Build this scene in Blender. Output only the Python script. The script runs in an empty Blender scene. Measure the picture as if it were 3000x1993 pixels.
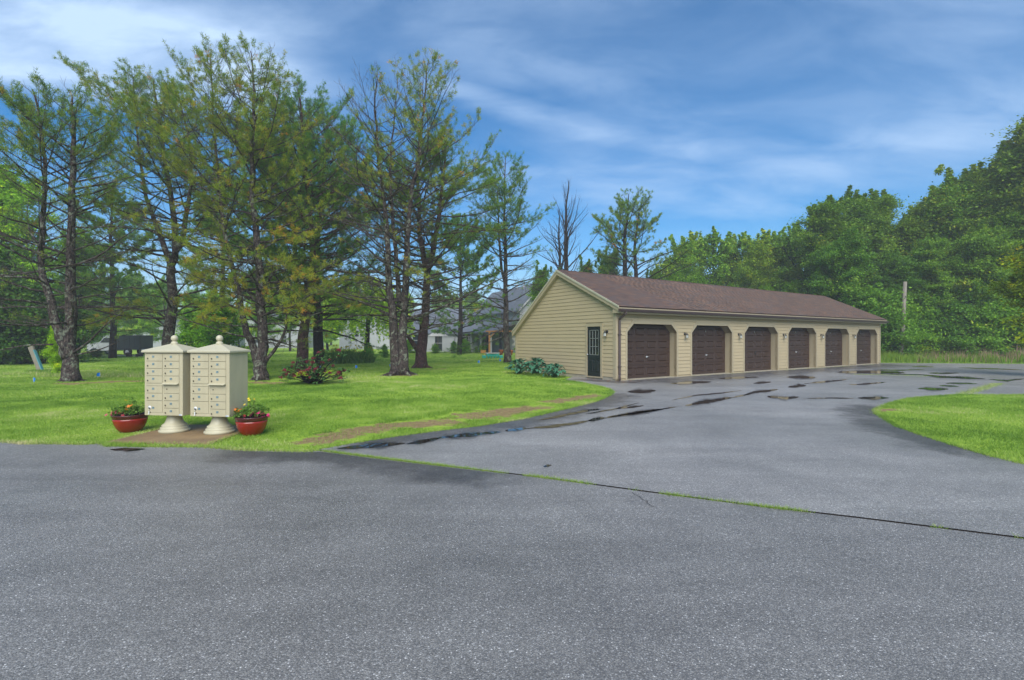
import bpy, bmesh, math, random
import numpy as np
from mathutils import Vector, Matrix

# ---------------------------------------------------------------- camera, light, exposure
SC = bpy.context.scene
COL = SC.collection
H = 1.65            # eye height
F = 1436.0          # focal length in pixels of the 3000 px wide photograph
cam = bpy.data.cameras.new('camera')
cam.sensor_width = 36.0
cam.lens = F / 3000 * 36
cam.shift_y = -0.0012
cam.clip_start = 0.05
cam.clip_end = 6000
cam_o = bpy.data.objects.new('camera', cam)
cam_o.location = (0, 0, H)
cam_o.rotation_euler = (math.radians(90), 0, 0)
COL.objects.link(cam_o)
SC.camera = cam_o

SUN_EL, SUN_AZ = 42.0, 178.0      # degrees; azimuth clockwise from the view direction (+Y)
sun = bpy.data.lights.new('sun', 'SUN')
sun.energy = 1.5
sun.angle = math.radians(55)
sun.color = (1.0, 0.96, 0.88)
sun_o = bpy.data.objects.new('sun', sun)
_e, _a = math.radians(SUN_EL), math.radians(SUN_AZ)
_d = Vector((math.sin(_a) * math.cos(_e), math.cos(_a) * math.cos(_e), math.sin(_e)))
sun_o.rotation_euler = (-_d).to_track_quat('-Z', 'Y').to_euler()
sun_o.location = (0, 0, 60)
COL.objects.link(sun_o)

SC.view_settings.view_transform = 'Standard'
SC.view_settings.look = 'None'
SC.view_settings.gamma = 1.0
SC.view_settings.use_curve_mapping = False
SC.view_settings.exposure = 1.72
SC.render.engine = 'CYCLES'
SC.cycles.use_denoising = True
SC.cycles.max_bounces = 5
SC.cycles.diffuse_bounces = 3
SC.cycles.glossy_bounces = 2
SC.cycles.transmission_bounces = 3
SC.cycles.volume_bounces = 0
SC.cycles.transparent_max_bounces = 8
SC.cycles.caustics_reflective = False
SC.cycles.caustics_refractive = False


class NT:
    """small helper round a node tree"""
    def __init__(self, tree):
        self.t = tree
        tree.nodes.clear()

    def n(self, typ, **kw):
        nd = self.t.nodes.new(typ)
        for k, v in kw.items():
            setattr(nd, k, v)
        return nd

    def l(self, a, b):
        self.t.links.new(a, b)

    def put(self, sock, v):
        if hasattr(v, 'is_linked') or isinstance(v, bpy.types.NodeSocket):
            self.l(v, sock)
        else:
            sock.default_value = v

    def m(self, op, a, b=0.0, c=None, clamp=False):
        nd = self.n('ShaderNodeMath', operation=op)
        nd.use_clamp = clamp
        self.put(nd.inputs[0], a)
        self.put(nd.inputs[1], b)
        if c is not None:
            self.put(nd.inputs[2], c)
        return nd.outputs[0]

    def mix(self, f, a, b, blend='MIX'):
        nd = self.n('ShaderNodeMix', data_type='RGBA', blend_type=blend)
        self.put(nd.inputs[0], f)
        self.put(nd.inputs[6], a if not isinstance(a, tuple) else (*a[:3], 1))
        self.put(nd.inputs[7], b if not isinstance(b, tuple) else (*b[:3], 1))
        return nd.outputs[2]

    def ramp(self, f, stops, interp='LINEAR'):
        nd = self.n('ShaderNodeValToRGB')
        cr = nd.color_ramp
        cr.interpolation = interp
        while len(cr.elements) < len(stops):
            cr.elements.new(0.5)
        for e, (p, c) in zip(cr.elements, stops):
            e.position = p
            e.color = (*c, 1) if isinstance(c, tuple) else (c, c, c, 1)
        self.put(nd.inputs[0], f)
        return nd.outputs[0]

    def noise(self, vec, scale, detail=4.0, rough=0.55, dist=0.0):
        nd = self.n('ShaderNodeTexNoise')
        if vec is not None:
            self.l(vec, nd.inputs['Vector'])
        nd.inputs['Scale'].default_value = scale
        nd.inputs['Detail'].default_value = detail
        nd.inputs['Roughness'].default_value = rough
        nd.inputs['Distortion'].default_value = dist
        return nd.outputs[0]

    def mapping(self, vec, scale=(1, 1, 1), rot=(0, 0, 0), loc=(0, 0, 0)):
        nd = self.n('ShaderNodeMapping')
        self.l(vec, nd.inputs[0])
        nd.inputs['Location'].default_value = loc
        nd.inputs['Rotation'].default_value = rot
        nd.inputs['Scale'].default_value = scale
        return nd.outputs[0]

    def smooth(self, x, lo, hi):
        nd = self.n('ShaderNodeMapRange', interpolation_type='SMOOTHSTEP')
        self.put(nd.inputs[0], x)
        nd.inputs[1].default_value = lo
        nd.inputs[2].default_value = hi
        return nd.outputs[0]


# sky: Nishita blue with streaks of high cloud over the whole dome
world = bpy.data.worlds.new('World')
SC.world = world
world.use_nodes = True
w = NT(world.node_tree)
tc = w.n('ShaderNodeTexCoord')
sky = w.n('ShaderNodeTexSky', sky_type='NISHITA', sun_disc=False)
sky.sun_elevation = math.radians(SUN_EL)
sky.sun_rotation = math.radians(SUN_AZ)
sky.altitude = 50
sky.air_density = 1.0
sky.dust_density = 0.4
sky.ozone_density = 3.0
xyz = w.n('ShaderNodeSeparateXYZ')
w.l(tc.outputs['Generated'], xyz.inputs[0])
az = w.m('MULTIPLY', w.m('ARCTAN2', xyz.outputs[0], xyz.outputs[1]), 57.2958)
el = w.m('MULTIPLY', w.m('ARCSINE', xyz.outputs[2]), 57.2958)
# cloud plane coordinates
dz = w.m('ADD', w.m('MAXIMUM', xyz.outputs[2], 0.0), 0.22)
cv = w.n('ShaderNodeCombineXYZ')
w.l(w.m('DIVIDE', xyz.outputs[0], dz), cv.inputs[0])
w.l(w.m('DIVIDE', xyz.outputs[1], dz), cv.inputs[1])
cm = w.mapping(cv.outputs[0], scale=(0.6, 1.35, 1.0), rot=(0, 0, math.radians(26)), loc=(3.1, 0.7, 0))
n1 = w.noise(cm, 1.5, 8.0, 0.58, 0.35)
cm2 = w.mapping(cv.outputs[0], scale=(0.5, 0.9, 1.0), rot=(0, 0, math.radians(-20)), loc=(7.3, 2.2, 0))
n2 = w.noise(cm2, 0.8, 4.0, 0.5, 0.3)
wisp = w.smooth(n1, 0.42, 0.74)
veil = w.smooth(n2, 0.36, 0.68)


def streak(az0, el0, az1, el1, width, soft):
    """long cloud streak between two sky points, in degrees"""
    k = (el1 - el0) / (az1 - az0)
    line = w.m('ADD', w.m('MULTIPLY', w.m('SUBTRACT', az, az0), k), el0)
    wob = w.m('MULTIPLY', w.m('SUBTRACT', n1, 0.5), width * 2.2)
    dist = w.m('ABSOLUTE', w.m('ADD', w.m('SUBTRACT', el, line), wob))
    a = w.m('SUBTRACT', 1.0, w.smooth(dist, 0.0, width))
    b = w.m('MULTIPLY', w.smooth(az, az0 - soft, az0 + soft), w.m('SUBTRACT', 1.0, w.smooth(az, az1 - soft, az1 + soft)))
    return w.m('MULTIPLY', a, b)


s1 = streak(-75, 22.0, -24, 26.0, 7.5, 9)
s2 = streak(-12, 27.8, 25, 19.5, 2.3, 8)
s3 = streak(22, 15.0, 60, 19.0, 5.0, 10)
cl = w.m('ADD', w.m('MULTIPLY', s1, 1.05), w.m('MULTIPLY', s2, 0.27))
cl = w.m('ADD', cl, w.m('MULTIPLY', s3, 0.26))
cl = w.m('MAXIMUM', w.m('MULTIPLY', cl, w.m('ADD', w.m('MULTIPLY', n1, 1.1), 0.45)), w.m('MULTIPLY', wisp, 0.20))
cl = w.m('MINIMUM', w.m('ADD', cl, w.m('MULTIPLY', veil, 0.26)), 0.9)
n3 = w.noise(w.mapping(cv.outputs[0], scale=(0.9, 1.9, 1.0), rot=(0, 0, math.radians(30)), loc=(1.3, 5.7, 0)), 3.2, 8.0, 0.58, 0.4)
cl = w.m('MULTIPLY', cl, w.m('ADD', 0.55, w.m('MULTIPLY', w.smooth(n3, 0.2, 0.8), 0.85)))
low = w.m('SUBTRACT', 1.0, w.smooth(el, -2.0, 24.0))
cl = w.m('MAXIMUM', cl, w.m('MULTIPLY', low, w.m('ADD', 0.34, w.m('MULTIPLY', n3, 0.40))))
hs = w.n('ShaderNodeHueSaturation')
hs.inputs['Saturation'].default_value = 1.72
hs.inputs['Value'].default_value = 0.78
w.l(sky.outputs[0], hs.inputs['Color'])
skyc = w.mix(cl, hs.outputs[0], (3.5, 4.7, 6.4))
bg = w.n('ShaderNodeBackground')
w.l(skyc, bg.inputs[0])
bg.inputs[1].default_value = 0.055
wo = w.n('ShaderNodeOutputWorld')
w.l(bg.outputs[0], wo.inputs[0])

# ---------------------------------------------------------------- helpers


def G(px, py, z=0.0):
    """photo pixel on the ground -> metres"""
    Y = H * F / (py - 993.0)
    return np.array(((px - 1500) / F * Y, Y, z))


def P(px, py, Y):
    return np.array(((px - 1500) / F * Y, Y, H + (993.0 - py) / F * Y))


def tag(o, label=None, cat=None, group=None, kind=None):
    if label:
        o['label'] = label
    if cat:
        o['category'] = cat
    if group:
        o['group'] = group
    if kind:
        o['kind'] = kind
    return o


def empty(name, loc, rz=0.0, label=None, cat=None, group=None):
    o = bpy.data.objects.new(name, None)
    o.location = loc
    o.rotation_euler = (0, 0, rz)
    o.empty_display_size = 0.3
    COL.objects.link(o)
    return tag(o, label, cat, group)


def link_mesh(name, me, parent=None, loc=None, rot=None):
    o = bpy.data.objects.new(name, me)
    COL.objects.link(o)
    if parent is not None:
        o.parent = parent
    if loc is not None:
        o.location = loc
    if rot is not None:
        o.rotation_euler = rot
    return o


def copy_tree(o, parent=None):
    c = o.copy()
    COL.objects.link(c)
    c.parent = parent
    for ch in list(o.children):
        copy_tree(ch, c)
    return c


class MB:
    """collects simple shapes into one mesh"""
    def __init__(self):
        self.v, self.f, self.mi, self.sm = [], [], [], []

    def add(self, verts, faces, mi=0, smooth=False):
        b = len(self.v)
        self.v += [tuple(map(float, p)) for p in verts]
        for f in faces:
            self.f.append(tuple(b + i for i in f))
            self.mi.append(mi)
            self.sm.append(smooth)
        return self

    def box(self, x0, x1, y0, y1, z0, z1, mi=0):
        v = [(x0, y0, z0), (x1, y0, z0), (x1, y1, z0), (x0, y1, z0), (x0, y0, z1), (x1, y0, z1), (x1, y1, z1), (x0, y1, z1)]
        return self.add(v, [(3, 2, 1, 0), (4, 5, 6, 7), (0, 1, 5, 4), (1, 2, 6, 5), (2, 3, 7, 6), (3, 0, 4, 7)], mi)

    def hexa(self, v, mi=0):
        """8 corners: bottom ring then top ring"""
        return self.add(v, [(3, 2, 1, 0), (4, 5, 6, 7), (0, 1, 5, 4), (1, 2, 6, 5), (2, 3, 7, 6), (3, 0, 4, 7)], mi)

    def quad(self, a, b, c, d, mi=0):
        return self.add([a, b, c, d], [(0, 1, 2, 3)], mi)

    def prism(self, poly, axis, a, b, mi=0):
        """extrude a 2-D polygon along axis from a to b"""
        def mk(p, h):
            if axis == 'x':
                return (h, p[0], p[1])
            if axis == 'y':
                return (p[0], h, p[1])
            return (p[0], p[1], h)
        n = len(poly)
        v = [mk(p, a) for p in poly] + [mk(p, b) for p in poly]
        f = [tuple(range(n))[::-1], tuple(range(n, 2 * n))] + [(i, (i + 1) % n, n + (i + 1) % n, n + i) for i in range(n)]
        return self.add(v, f, mi)

    def lathe(self, prof, n=24, c=(0, 0), sx=1.0, sy=1.0, mi=0, smooth=True):
        v, f = [], []
        for r, z in prof:
            for i in range(n):
                a = 2 * math.pi * i / n
                v.append((c[0] + r * sx * math.cos(a), c[1] + r * sy * math.sin(a), z))
        for j in range(len(prof) - 1):
            for i in range(n):
                f.append((j * n + i, j * n + (i + 1) % n, (j + 1) * n + (i + 1) % n, (j + 1) * n + i))
        f.append(tuple(range(n))[::-1])
        f.append(tuple(range((len(prof) - 1) * n, len(prof) * n)))
        return self.add(v, f, mi, smooth)

    def tube(self, pts, rad, n=8, mi=0, smooth=True, sq=False):
        pts = [np.array(p, float) for p in pts]
        if not hasattr(rad, '__len__'):
            rad = [rad] * len(pts)
        v, f = [], []
        ref = np.array((0.31, 0.17, 0.93))
        for i, p in enumerate(pts):
            d = pts[min(i + 1, len(pts) - 1)] - pts[max(i - 1, 0)]
            d = d / (np.linalg.norm(d) + 1e-9)
            a = np.cross(d, ref if abs(d @ ref) < 0.95 else np.array((1.0, 0, 0)))
            a /= np.linalg.norm(a)
            b = np.cross(d, a)
            for k in range(n):
                t = 2 * math.pi * (k + 0.5) / n
                v.append(p + rad[i] * (math.cos(t) * a + math.sin(t) * b))
        for j in range(len(pts) - 1):
            for k in range(n):
                f.append((j * n + k, j * n + (k + 1) % n, (j + 1) * n + (k + 1) % n, (j + 1) * n + k))
        f.append(tuple(range(n))[::-1])
        f.append(tuple(range((len(pts) - 1) * n, len(pts) * n)))
        return self.add(v, f, mi, smooth)

    def sphere(self, c, r, n=14, m=8, mi=0, sz=1.0):
        prof = [(max(r * math.sin(math.pi * j / m), r * 0.02), c[2] - sz * r * math.cos(math.pi * j / m)) for j in range(m + 1)]
        return self.lathe(prof, n, (c[0], c[1]), mi=mi)

    def mesh(self, name, mats):
        me = bpy.data.meshes.new(name)
        me.from_pydata(self.v, [], self.f)
        for mt in (mats if isinstance(mats, (list, tuple)) else [mats]):
            me.materials.append(mt)
        me.polygons.foreach_set('material_index', self.mi)
        me.polygons.foreach_set('use_smooth', self.sm)
        bm = bmesh.new()
        bm.from_mesh(me)
        bmesh.ops.recalc_face_normals(bm, faces=bm.faces)
        bm.to_mesh(me)
        bm.free()
        me.update()
        return me

    def obj(self, name, mats, parent=None, loc=None, rot=None, bevel=0.0):
        o = link_mesh(name, self.mesh(name, mats), parent, loc, rot)
        if bevel:
            bv = o.modifiers.new('bevel', 'BEVEL')
            bv.width = bevel
            bv.segments = 2
            bv.limit_method = 'ANGLE'
            bv.angle_limit = math.radians(50)
        return o


def np_mesh(name, verts, faces, mats, tint=None, smooth=False, mi=None, extra=None):
    """mesh from numpy arrays (all triangles or all quads)"""
    verts = np.ascontiguousarray(verts, dtype=np.float32)
    faces = np.ascontiguousarray(faces, dtype=np.int32)
    me = bpy.data.meshes.new(name)
    nf, k = faces.shape
    me.vertices.add(len(verts))
    me.vertices.foreach_set('co', verts.ravel())
    me.loops.add(nf * k)
    me.loops.foreach_set('vertex_index', faces.ravel())
    me.polygons.add(nf)
    me.polygons.foreach_set('loop_start', np.arange(0, nf * k, k, dtype=np.int32))
    for mt in (mats if isinstance(mats, (list, tuple)) else [mats]):
        me.materials.append(mt)
    if mi is not None:
        me.polygons.foreach_set('material_index', np.ascontiguousarray(mi, dtype=np.int32))
    if smooth:
        me.polygons.foreach_set('use_smooth', np.ones(nf, dtype=bool))
    me.update(calc_edges=True)
    if tint is not None:
        at = me.attributes.new('tint', 'FLOAT', 'POINT')
        at.data.foreach_set('value', np.ascontiguousarray(tint, dtype=np.float32))
    if extra:
        for nm, arr in extra.items():
            at = me.attributes.new(nm, 'FLOAT', 'POINT')
            at.data.foreach_set('value', np.ascontiguousarray(arr, dtype=np.float32))
    return me


def unit(v):
    v = np.asarray(v, float)
    return v / (np.linalg.norm(v, axis=-1, keepdims=True) + 1e-9)


def frusta(p0, p1, r0, r1, k=4):
    """many open tapered tubes at once -> verts, quads"""
    n = len(p0)
    d = unit(p1 - p0)
    ref = np.where(np.abs(d[:, 2:3]) < 0.9, np.array([[0, 0, 1.0]]), np.array([[1.0, 0, 0]]))
    a = unit(np.cross(d, ref))
    b = np.cross(d, a)
    t = 2 * np.pi * np.arange(k) / k
    ring = np.cos(t)[None, :, None] * a[:, None, :] + np.sin(t)[None, :, None] * b[:, None, :]
    v0 = p0[:, None, :] + ring * r0[:, None, None]
    v1 = p1[:, None, :] + ring * r1[:, None, None]
    v = np.concatenate([v0, v1], 1).reshape(-1, 3)
    i = np.arange(k)
    q = np.stack([i, (i + 1) % k, k + (i + 1) % k, k + i], 1)
    f = (q[None] + (np.arange(n) * 2 * k)[:, None, None]).reshape(-1, 4)
    return v, f


def in_poly(x, y, poly):
    """vectorised point in polygon"""
    inside = np.zeros(x.shape, bool)
    n = len(poly)
    for i in range(n):
        x0, y0 = poly[i]
        x1, y1 = poly[(i + 1) % n]
        if y0 == y1:
            continue
        c = ((y0 > y) != (y1 > y)) & (x < (x1 - x0) * (y - y0) / (y1 - y0) + x0)
        inside ^= c
    return inside


def dist_poly(x, y, line, closed=False):
    d = np.full(x.shape, 1e9)
    n = len(line)
    for i in range(n if closed else n - 1):
        ax, ay = line[i]
        bx, by = line[(i + 1) % n]
        dx, dy = bx - ax, by - ay
        t = np.clip(((x - ax) * dx + (y - ay) * dy) / (dx * dx + dy * dy + 1e-12), 0, 1)
        d = np.minimum(d, np.hypot(x - ax - t * dx, y - ay - t * dy))
    return d


def vnoise(x, y, seed=0):
    """cheap smooth value noise on arrays"""
    rs = np.random.RandomState(seed)
    tab = rs.rand(256, 256)
    xi, yi = np.floor(x).astype(int), np.floor(y).astype(int)
    fx, fy = x - xi, y - yi
    fx, fy = fx * fx * (3 - 2 * fx), fy * fy * (3 - 2 * fy)
    g = lambda i, j: tab[i % 256, j % 256]
    return (g(xi, yi) * (1 - fx) + g(xi + 1, yi) * fx) * (1 - fy) + (g(xi, yi + 1) * (1 - fx) + g(xi + 1, yi + 1) * fx) * fy


# ---------------------------------------------------------------- materials
MATS = {}


def mat(name, col, rough=0.6, col2=None, scale=6.0, bump=0.0, bscale=40.0, spec=0.4, metal=0.0, stretch=(1, 1, 1), rough2=None):
    """principled paint / wood / metal with a little procedural variation"""
    m_ = bpy.data.materials.new(name)
    m_.use_nodes = True
    t = NT(m_.node_tree)
    b = t.n('ShaderNodeBsdfPrincipled')
    o = t.n('ShaderNodeOutputMaterial')
    t.l(b.outputs[0], o.inputs[0])
    co = t.n('ShaderNodeTexCoord').outputs['Object']
    v = t.mapping(co, scale=stretch)
    if col2 is None:
        col2 = tuple(c * 0.86 for c in col)
    n = t.noise(v, scale, 5.0, 0.6)
    t.l(t.mix(t.smooth(n, 0.3, 0.7), col, col2), b.inputs['Base Color'])
    b.inputs['Specular IOR Level'].default_value = spec
    b.inputs['Metallic'].default_value = metal
    if rough2 is not None:
        rr = t.n('ShaderNodeMapRange')
        t.l(n, rr.inputs[0])
        rr.inputs[3].default_value = rough
        rr.inputs[4].default_value = rough2
        t.l(rr.outputs[0], b.inputs['Roughness'])
    else:
        b.inputs['Roughness'].default_value = rough
    if bump:
        bn = t.n('ShaderNodeBump')
        bn.inputs['Strength'].default_value = bump
        bn.inputs['Distance'].default_value = 0.01
        t.l(t.noise(v, bscale, 3.0, 0.6), bn.inputs['Height'])
        t.l(bn.outputs[0], b.inputs['Normal'])
    MATS[name] = m_
    return m_


def leafmat(name, stops, rough=0.6, trans=0.3, objcol=False, var=0.0, spec=0.25):
    """foliage: colour from the per-piece 'tint' attribute, part of the light passes through"""
    m_ = bpy.data.materials.new(name)
    m_.use_nodes = True
    t = NT(m_.node_tree)
    b = t.n('ShaderNodeBsdfPrincipled')
    tr = t.n('ShaderNodeBsdfTranslucent')
    mx = t.n('ShaderNodeMixShader')
    o = t.n('ShaderNodeOutputMaterial')
    at = t.n('ShaderNodeAttribute')
    at.attribute_name = 'tint'
    c = t.ramp(at.outputs['Fac'], stops)
    if objcol:
        oi = t.n('ShaderNodeObjectInfo')
        c = t.mix(1.0, c, oi.outputs['Color'], 'MULTIPLY')
    t.l(c, b.inputs['Base Color'])
    t.l(c, tr.inputs['Color'])
    b.inputs['Roughness'].default_value = rough
    b.inputs['Specular IOR Level'].default_value = spec
    mx.inputs[0].default_value = trans
    t.l(b.outputs[0], mx.inputs[1])
    t.l(tr.outputs[0], mx.inputs[2])
    t.l(mx.outputs[0], o.inputs[0])
    return m_


def barkmat(name, base, dark, lichen, amount=0.5):
    m_ = bpy.data.materials.new(name)
    m_.use_nodes = True
    t = NT(m_.node_tree)
    b = t.n('ShaderNodeBsdfPrincipled')
    o = t.n('ShaderNodeOutputMaterial')
    t.l(b.outputs[0], o.inputs[0])
    geo = t.n('ShaderNodeNewGeometry').outputs['Position']
    v = t.mapping(geo, scale=(1, 1, 0.28))
    vor = t.n('ShaderNodeTexVoronoi', feature='DISTANCE_TO_EDGE')
    t.l(v, vor.inputs['Vector'])
    vor.inputs['Scale'].default_value = 16.0
    crack = t.smooth(vor.outputs[0], 0.0, 0.13)
    n = t.noise(geo, 7.0, 6.0, 0.65)
    c = t.mix(t.smooth(n, 0.35, 0.65), base, dark)
    c = t.mix(t.m('SUBTRACT', 1.0, crack), c, tuple(x * 0.45 for x in dark))
    li = t.noise(geo, 4.5, 7.0, 0.7, 0.4)
    c = t.mix(t.m('MULTIPLY', t.smooth(li, 0.62 - 0.2 * amount, 0.72 - 0.2 * amount), 0.85), c, lichen)
    t.l(c, b.inputs['Base Color'])
    b.inputs['Roughness'].default_value = 0.85
    b.inputs['Specular IOR Level'].default_value = 0.2
    bn = t.n('ShaderNodeBump')
    bn.inputs['Strength'].default_value = 0.8
    bn.inputs['Distance'].default_value = 0.03
    t.l(t.m('ADD', crack, t.m('MULTIPLY', n, 0.6)), bn.inputs['Height'])
    t.l(bn.outputs[0], b.inputs['Normal'])
    return m_


SIDING = mat('siding_tan', (0.444, 0.360, 0.219), 0.55, (0.418, 0.340, 0.208), 1.3, 0.15, 60, stretch=(1, 1, 4))
TRIM = mat('trim_tan', (0.391, 0.331, 0.217), 0.5, (0.367, 0.309, 0.201), 2.0)
DOORBROWN = mat('door_brown', (0.054, 0.031, 0.022), 0.50, (0.045, 0.026, 0.018), 3.0, 0.25, 90, spec=0.38, stretch=(1, 1, 8))
GUTTER = mat('gutter_brown', (0.075, 0.052, 0.050), 0.4, spec=0.5)
DARKGREEN = mat('entry_black_green', (0.012, 0.017, 0.018), 0.35, spec=0.5)
CONCRETE = mat('concrete_pale', (0.40, 0.36, 0.27), 0.85, (0.28, 0.25, 0.19), 5.0, 0.3, 60)
STEEL = mat('steel', (0.62, 0.62, 0.62), 0.3, metal=0.9)
BLACK = mat('black_metal', (0.012, 0.012, 0.014), 0.35, spec=0.5)
CREAM = mat('cream_paint', (0.468, 0.418, 0.275), 0.48, (0.421, 0.376, 0.248), 2.2, 0.12, 35, spec=0.35, stretch=(2.600, 2.600, 0.728), rough2=0.62)
CREAM2 = mat('cream_cap', (0.488, 0.452, 0.318), 0.42, (0.464, 0.427, 0.296), 3.0, spec=0.45)
LOCK = mat('lock_metal', (0.10, 0.09, 0.07), 0.35, metal=0.6)
TAGPLATE = mat('tag_plate', (0.22, 0.30, 0.30), 0.4)
TAGINK = mat('tag_ink', (0.015, 0.06, 0.12), 0.4)
PAPER = mat('white_plastic', (0.72, 0.74, 0.72), 0.45)
BLUEINK = mat('blue_ink', (0.06, 0.20, 0.50), 0.5)
SOIL = mat('soil', (0.022, 0.015, 0.010), 0.95, bump=0.6, bscale=50)
POTRED = mat('pot_glaze_red', (0.30, 0.022, 0.012), 0.22, (0.20, 0.014, 0.010), 2.6, spec=0.6)
POTRIM = mat('pot_glaze_dark', (0.085, 0.018, 0.015), 0.25, (0.055, 0.014, 0.012), 6.0, spec=0.6)
WHITEWALL = mat('white_clapboard', (0.359, 0.370, 0.381), 0.6, (0.326, 0.337, 0.348), 1.0)
GREYROOF = mat('grey_shingle', (0.142, 0.158, 0.178), 0.8, (0.101, 0.113, 0.130), 3.0, 0.3, 20)
WINDARK = mat('window_dark', (0.02, 0.025, 0.03), 0.08, spec=0.6)
WOODPOLE = mat('weathered_pole', (0.26, 0.23, 0.18), 0.85, (0.17, 0.15, 0.12), 3.0, 0.4, 30, stretch=(6, 6, 0.6))
CEDAR = mat('cedar_wood', (0.34, 0.16, 0.045), 0.7, (0.26, 0.12, 0.04), 4.0, stretch=(6, 6, 0.6))
TEAL = mat('teal_plastic', (0.02, 0.33, 0.26), 0.4)
FLAGBLUE = mat('flag_blue', (0.004, 0.17, 0.62), 0.5)
RUST = mat('rust_orange', (0.40, 0.11, 0.03), 0.7)
STONE = mat('stone_grey', (0.24, 0.23, 0.20), 0.85, (0.16, 0.15, 0.13), 3.0, 0.5, 12)
TRUCKDARK = mat('truck_dark', (0.022, 0.030, 0.026), 0.45)
TRUCKWHITE = mat('truck_silver', (0.45, 0.46, 0.45), 0.35)
RUBBER = mat('rubber', (0.014, 0.014, 0.014), 0.8)
CANVAS = mat('canvas_pale', (0.55, 0.52, 0.45), 0.8)
RIDGE = mat('ridge_cap_shingle', (0.077, 0.042, 0.031), 0.85, bump=0.3)
PURPLE = mat('purple_plastic', (0.12, 0.07, 0.25), 0.6)
YELLOWP = mat('yellow_wood', (0.300, 0.156, 0.030), 0.6)


def glass_mat(name, col, rough):
    m_ = bpy.data.materials.new(name)
    m_.use_nodes = True
    b = m_.node_tree.nodes['Principled BSDF']
    b.inputs['Base Color'].default_value = (*col, 1)
    b.inputs['Roughness'].default_value = rough
    b.inputs['Specular IOR Level'].default_value = 0.8
    return m_


DOORGLASS = glass_mat('door_glass', (0.010, 0.016, 0.012), 0.03)
LAMPGLASS = mat('lamp_glass', (0.55, 0.56, 0.50), 0.15, spec=0.7)

# asphalt: dark binder with pale stones, damp sheen in broad patches


def asphalt(name, lightness, seed):
    m_ = bpy.data.materials.new(name)
    m_.use_nodes = True
    t = NT(m_.node_tree)
    b = t.n('ShaderNodeBsdfPrincipled')
    o = t.n('ShaderNodeOutputMaterial')
    t.l(b.outputs[0], o.inputs[0])
    pos = t.n('ShaderNodeNewGeometry').outputs['Position']
    pv = t.mapping(pos, loc=(seed * 3.1, seed * 1.7, 0))
    vor = t.n('ShaderNodeTexVoronoi', feature='F1')
    t.l(pv, vor.inputs['Vector'])
    vor.inputs['Scale'].default_value = 125.0
    sep = t.n('ShaderNodeSeparateColor')
    t.l(vor.outputs['Color'], sep.inputs[0])
    stone = t.ramp(sep.outputs[0], [(0.0, tuple(lightness * x for x in (0.68, 0.66, 0.63))), (0.45, tuple(lightness * x for x in (1.05, 1.01, 0.95))),
                                    (0.82, tuple(lightness * x for x in (1.45, 1.38, 1.26))), (0.97, tuple(lightness * x for x in (1.85, 1.82, 1.75))),
                                    (1.0, tuple(lightness * x for x in (3.6, 3.5, 3.3)))])
    edge = t.smooth(vor.outputs['Distance'], 0.25, 0.75)
    c = t.mix(t.m('MULTIPLY', edge, t.ramp(t.noise(pv, 0.9, 4.0, 0.6), [(0.3, 0.35), (0.7, 0.75)])), stone, tuple(lightness * x for x in (0.47, 0.45, 0.44)))
    # broad stains and damp patches
    big = t.noise(pv, 0.33, 5.0, 0.6, 0.5)
    mid = t.noise(pv, 1.9, 5.0, 0.65, 0.3)
    st = t.ramp(t.m('ADD', t.m('MULTIPLY', big, 0.65), t.m('MULTIPLY', mid, 0.35)), [(0.30, 0.76), (0.5, 0.97), (0.66, 1.14)])
    c = t.mix(1.0, c, st, 'MULTIPLY')
    trk = t.noise(t.mapping(pos, scale=(0.22, 1.5, 1), rot=(0, 0, math.radians(24 if seed == 1 else -33))), 1.0, 5.0, 0.6, 0.2)
    c = t.mix(1.0, c, t.ramp(trk, [(0.32, 0.86), (0.5, 1.0), (0.68, 1.12)]), 'MULTIPLY')
    oil = t.smooth(t.noise(t.mapping(pos, loc=(4.4, 9.1, 0)), 1.15, 2.0, 0.5), 0.70, 0.78)
    c = t.mix(t.m('MULTIPLY', oil, 0.35), c, (lightness * 0.4, lightness * 0.4, lightness * 0.42))
    t.l(c, b.inputs['Base Color'])
    rg = t.ramp(big, [(0.30, 0.30), (0.45, 0.42), (0.7, 0.58)])
    t.l(rg, b.inputs['Roughness'])
    b.inputs['Specular IOR Level'].default_value = 0.42
    bn = t.n('ShaderNodeBump')
    bn.inputs['Strength'].default_value = 0.55
    bn.inputs['Distance'].default_value = 0.006
    t.l(t.m('ADD', t.m('MULTIPLY', vor.outputs['Distance'], -1.0), t.m('MULTIPLY', t.noise(pv, 190.0, 2.0), 0.5)), bn.inputs['Height'])
    t.l(bn.outputs[0], b.inputs['Normal'])
    return m_


ASPH_ROAD = asphalt('asphalt_road', 0.212, 1)
ASPH_LOT = asphalt('asphalt_lot', 0.262, 5)

# puddle: thin film of water over dark asphalt, feathered at its rim
PUDDLE = bpy.data.materials.new('puddle_water')
PUDDLE.use_nodes = True
t = NT(PUDDLE.node_tree)
b = t.n('ShaderNodeBsdfPrincipled')
b.inputs['Base Color'].default_value = (0.020, 0.018, 0.016, 1)
b.inputs['Roughness'].default_value = 0.02
b.inputs['IOR'].default_value = 1.333
tp = t.n('ShaderNodeBsdfTransparent')
mx = t.n('ShaderNodeMixShader')
at = t.n('ShaderNodeAttribute')
at.attribute_name = 'tint'
pos = t.n('ShaderNodeNewGeometry').outputs['Position']
nn = t.noise(pos, 3.5, 5.0, 0.65)
e = t.smooth(t.m('ADD', at.outputs['Fac'], t.m('MULTIPLY', t.m('SUBTRACT', nn, 0.5), 1.5)), 0.28, 0.50)
t.l(e, mx.inputs[0])
t.l(tp.outputs[0], mx.inputs[1])
t.l(b.outputs[0], mx.inputs[2])
o = t.n('ShaderNodeOutputMaterial')
t.l(mx.outputs[0], o.inputs[0])

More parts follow.
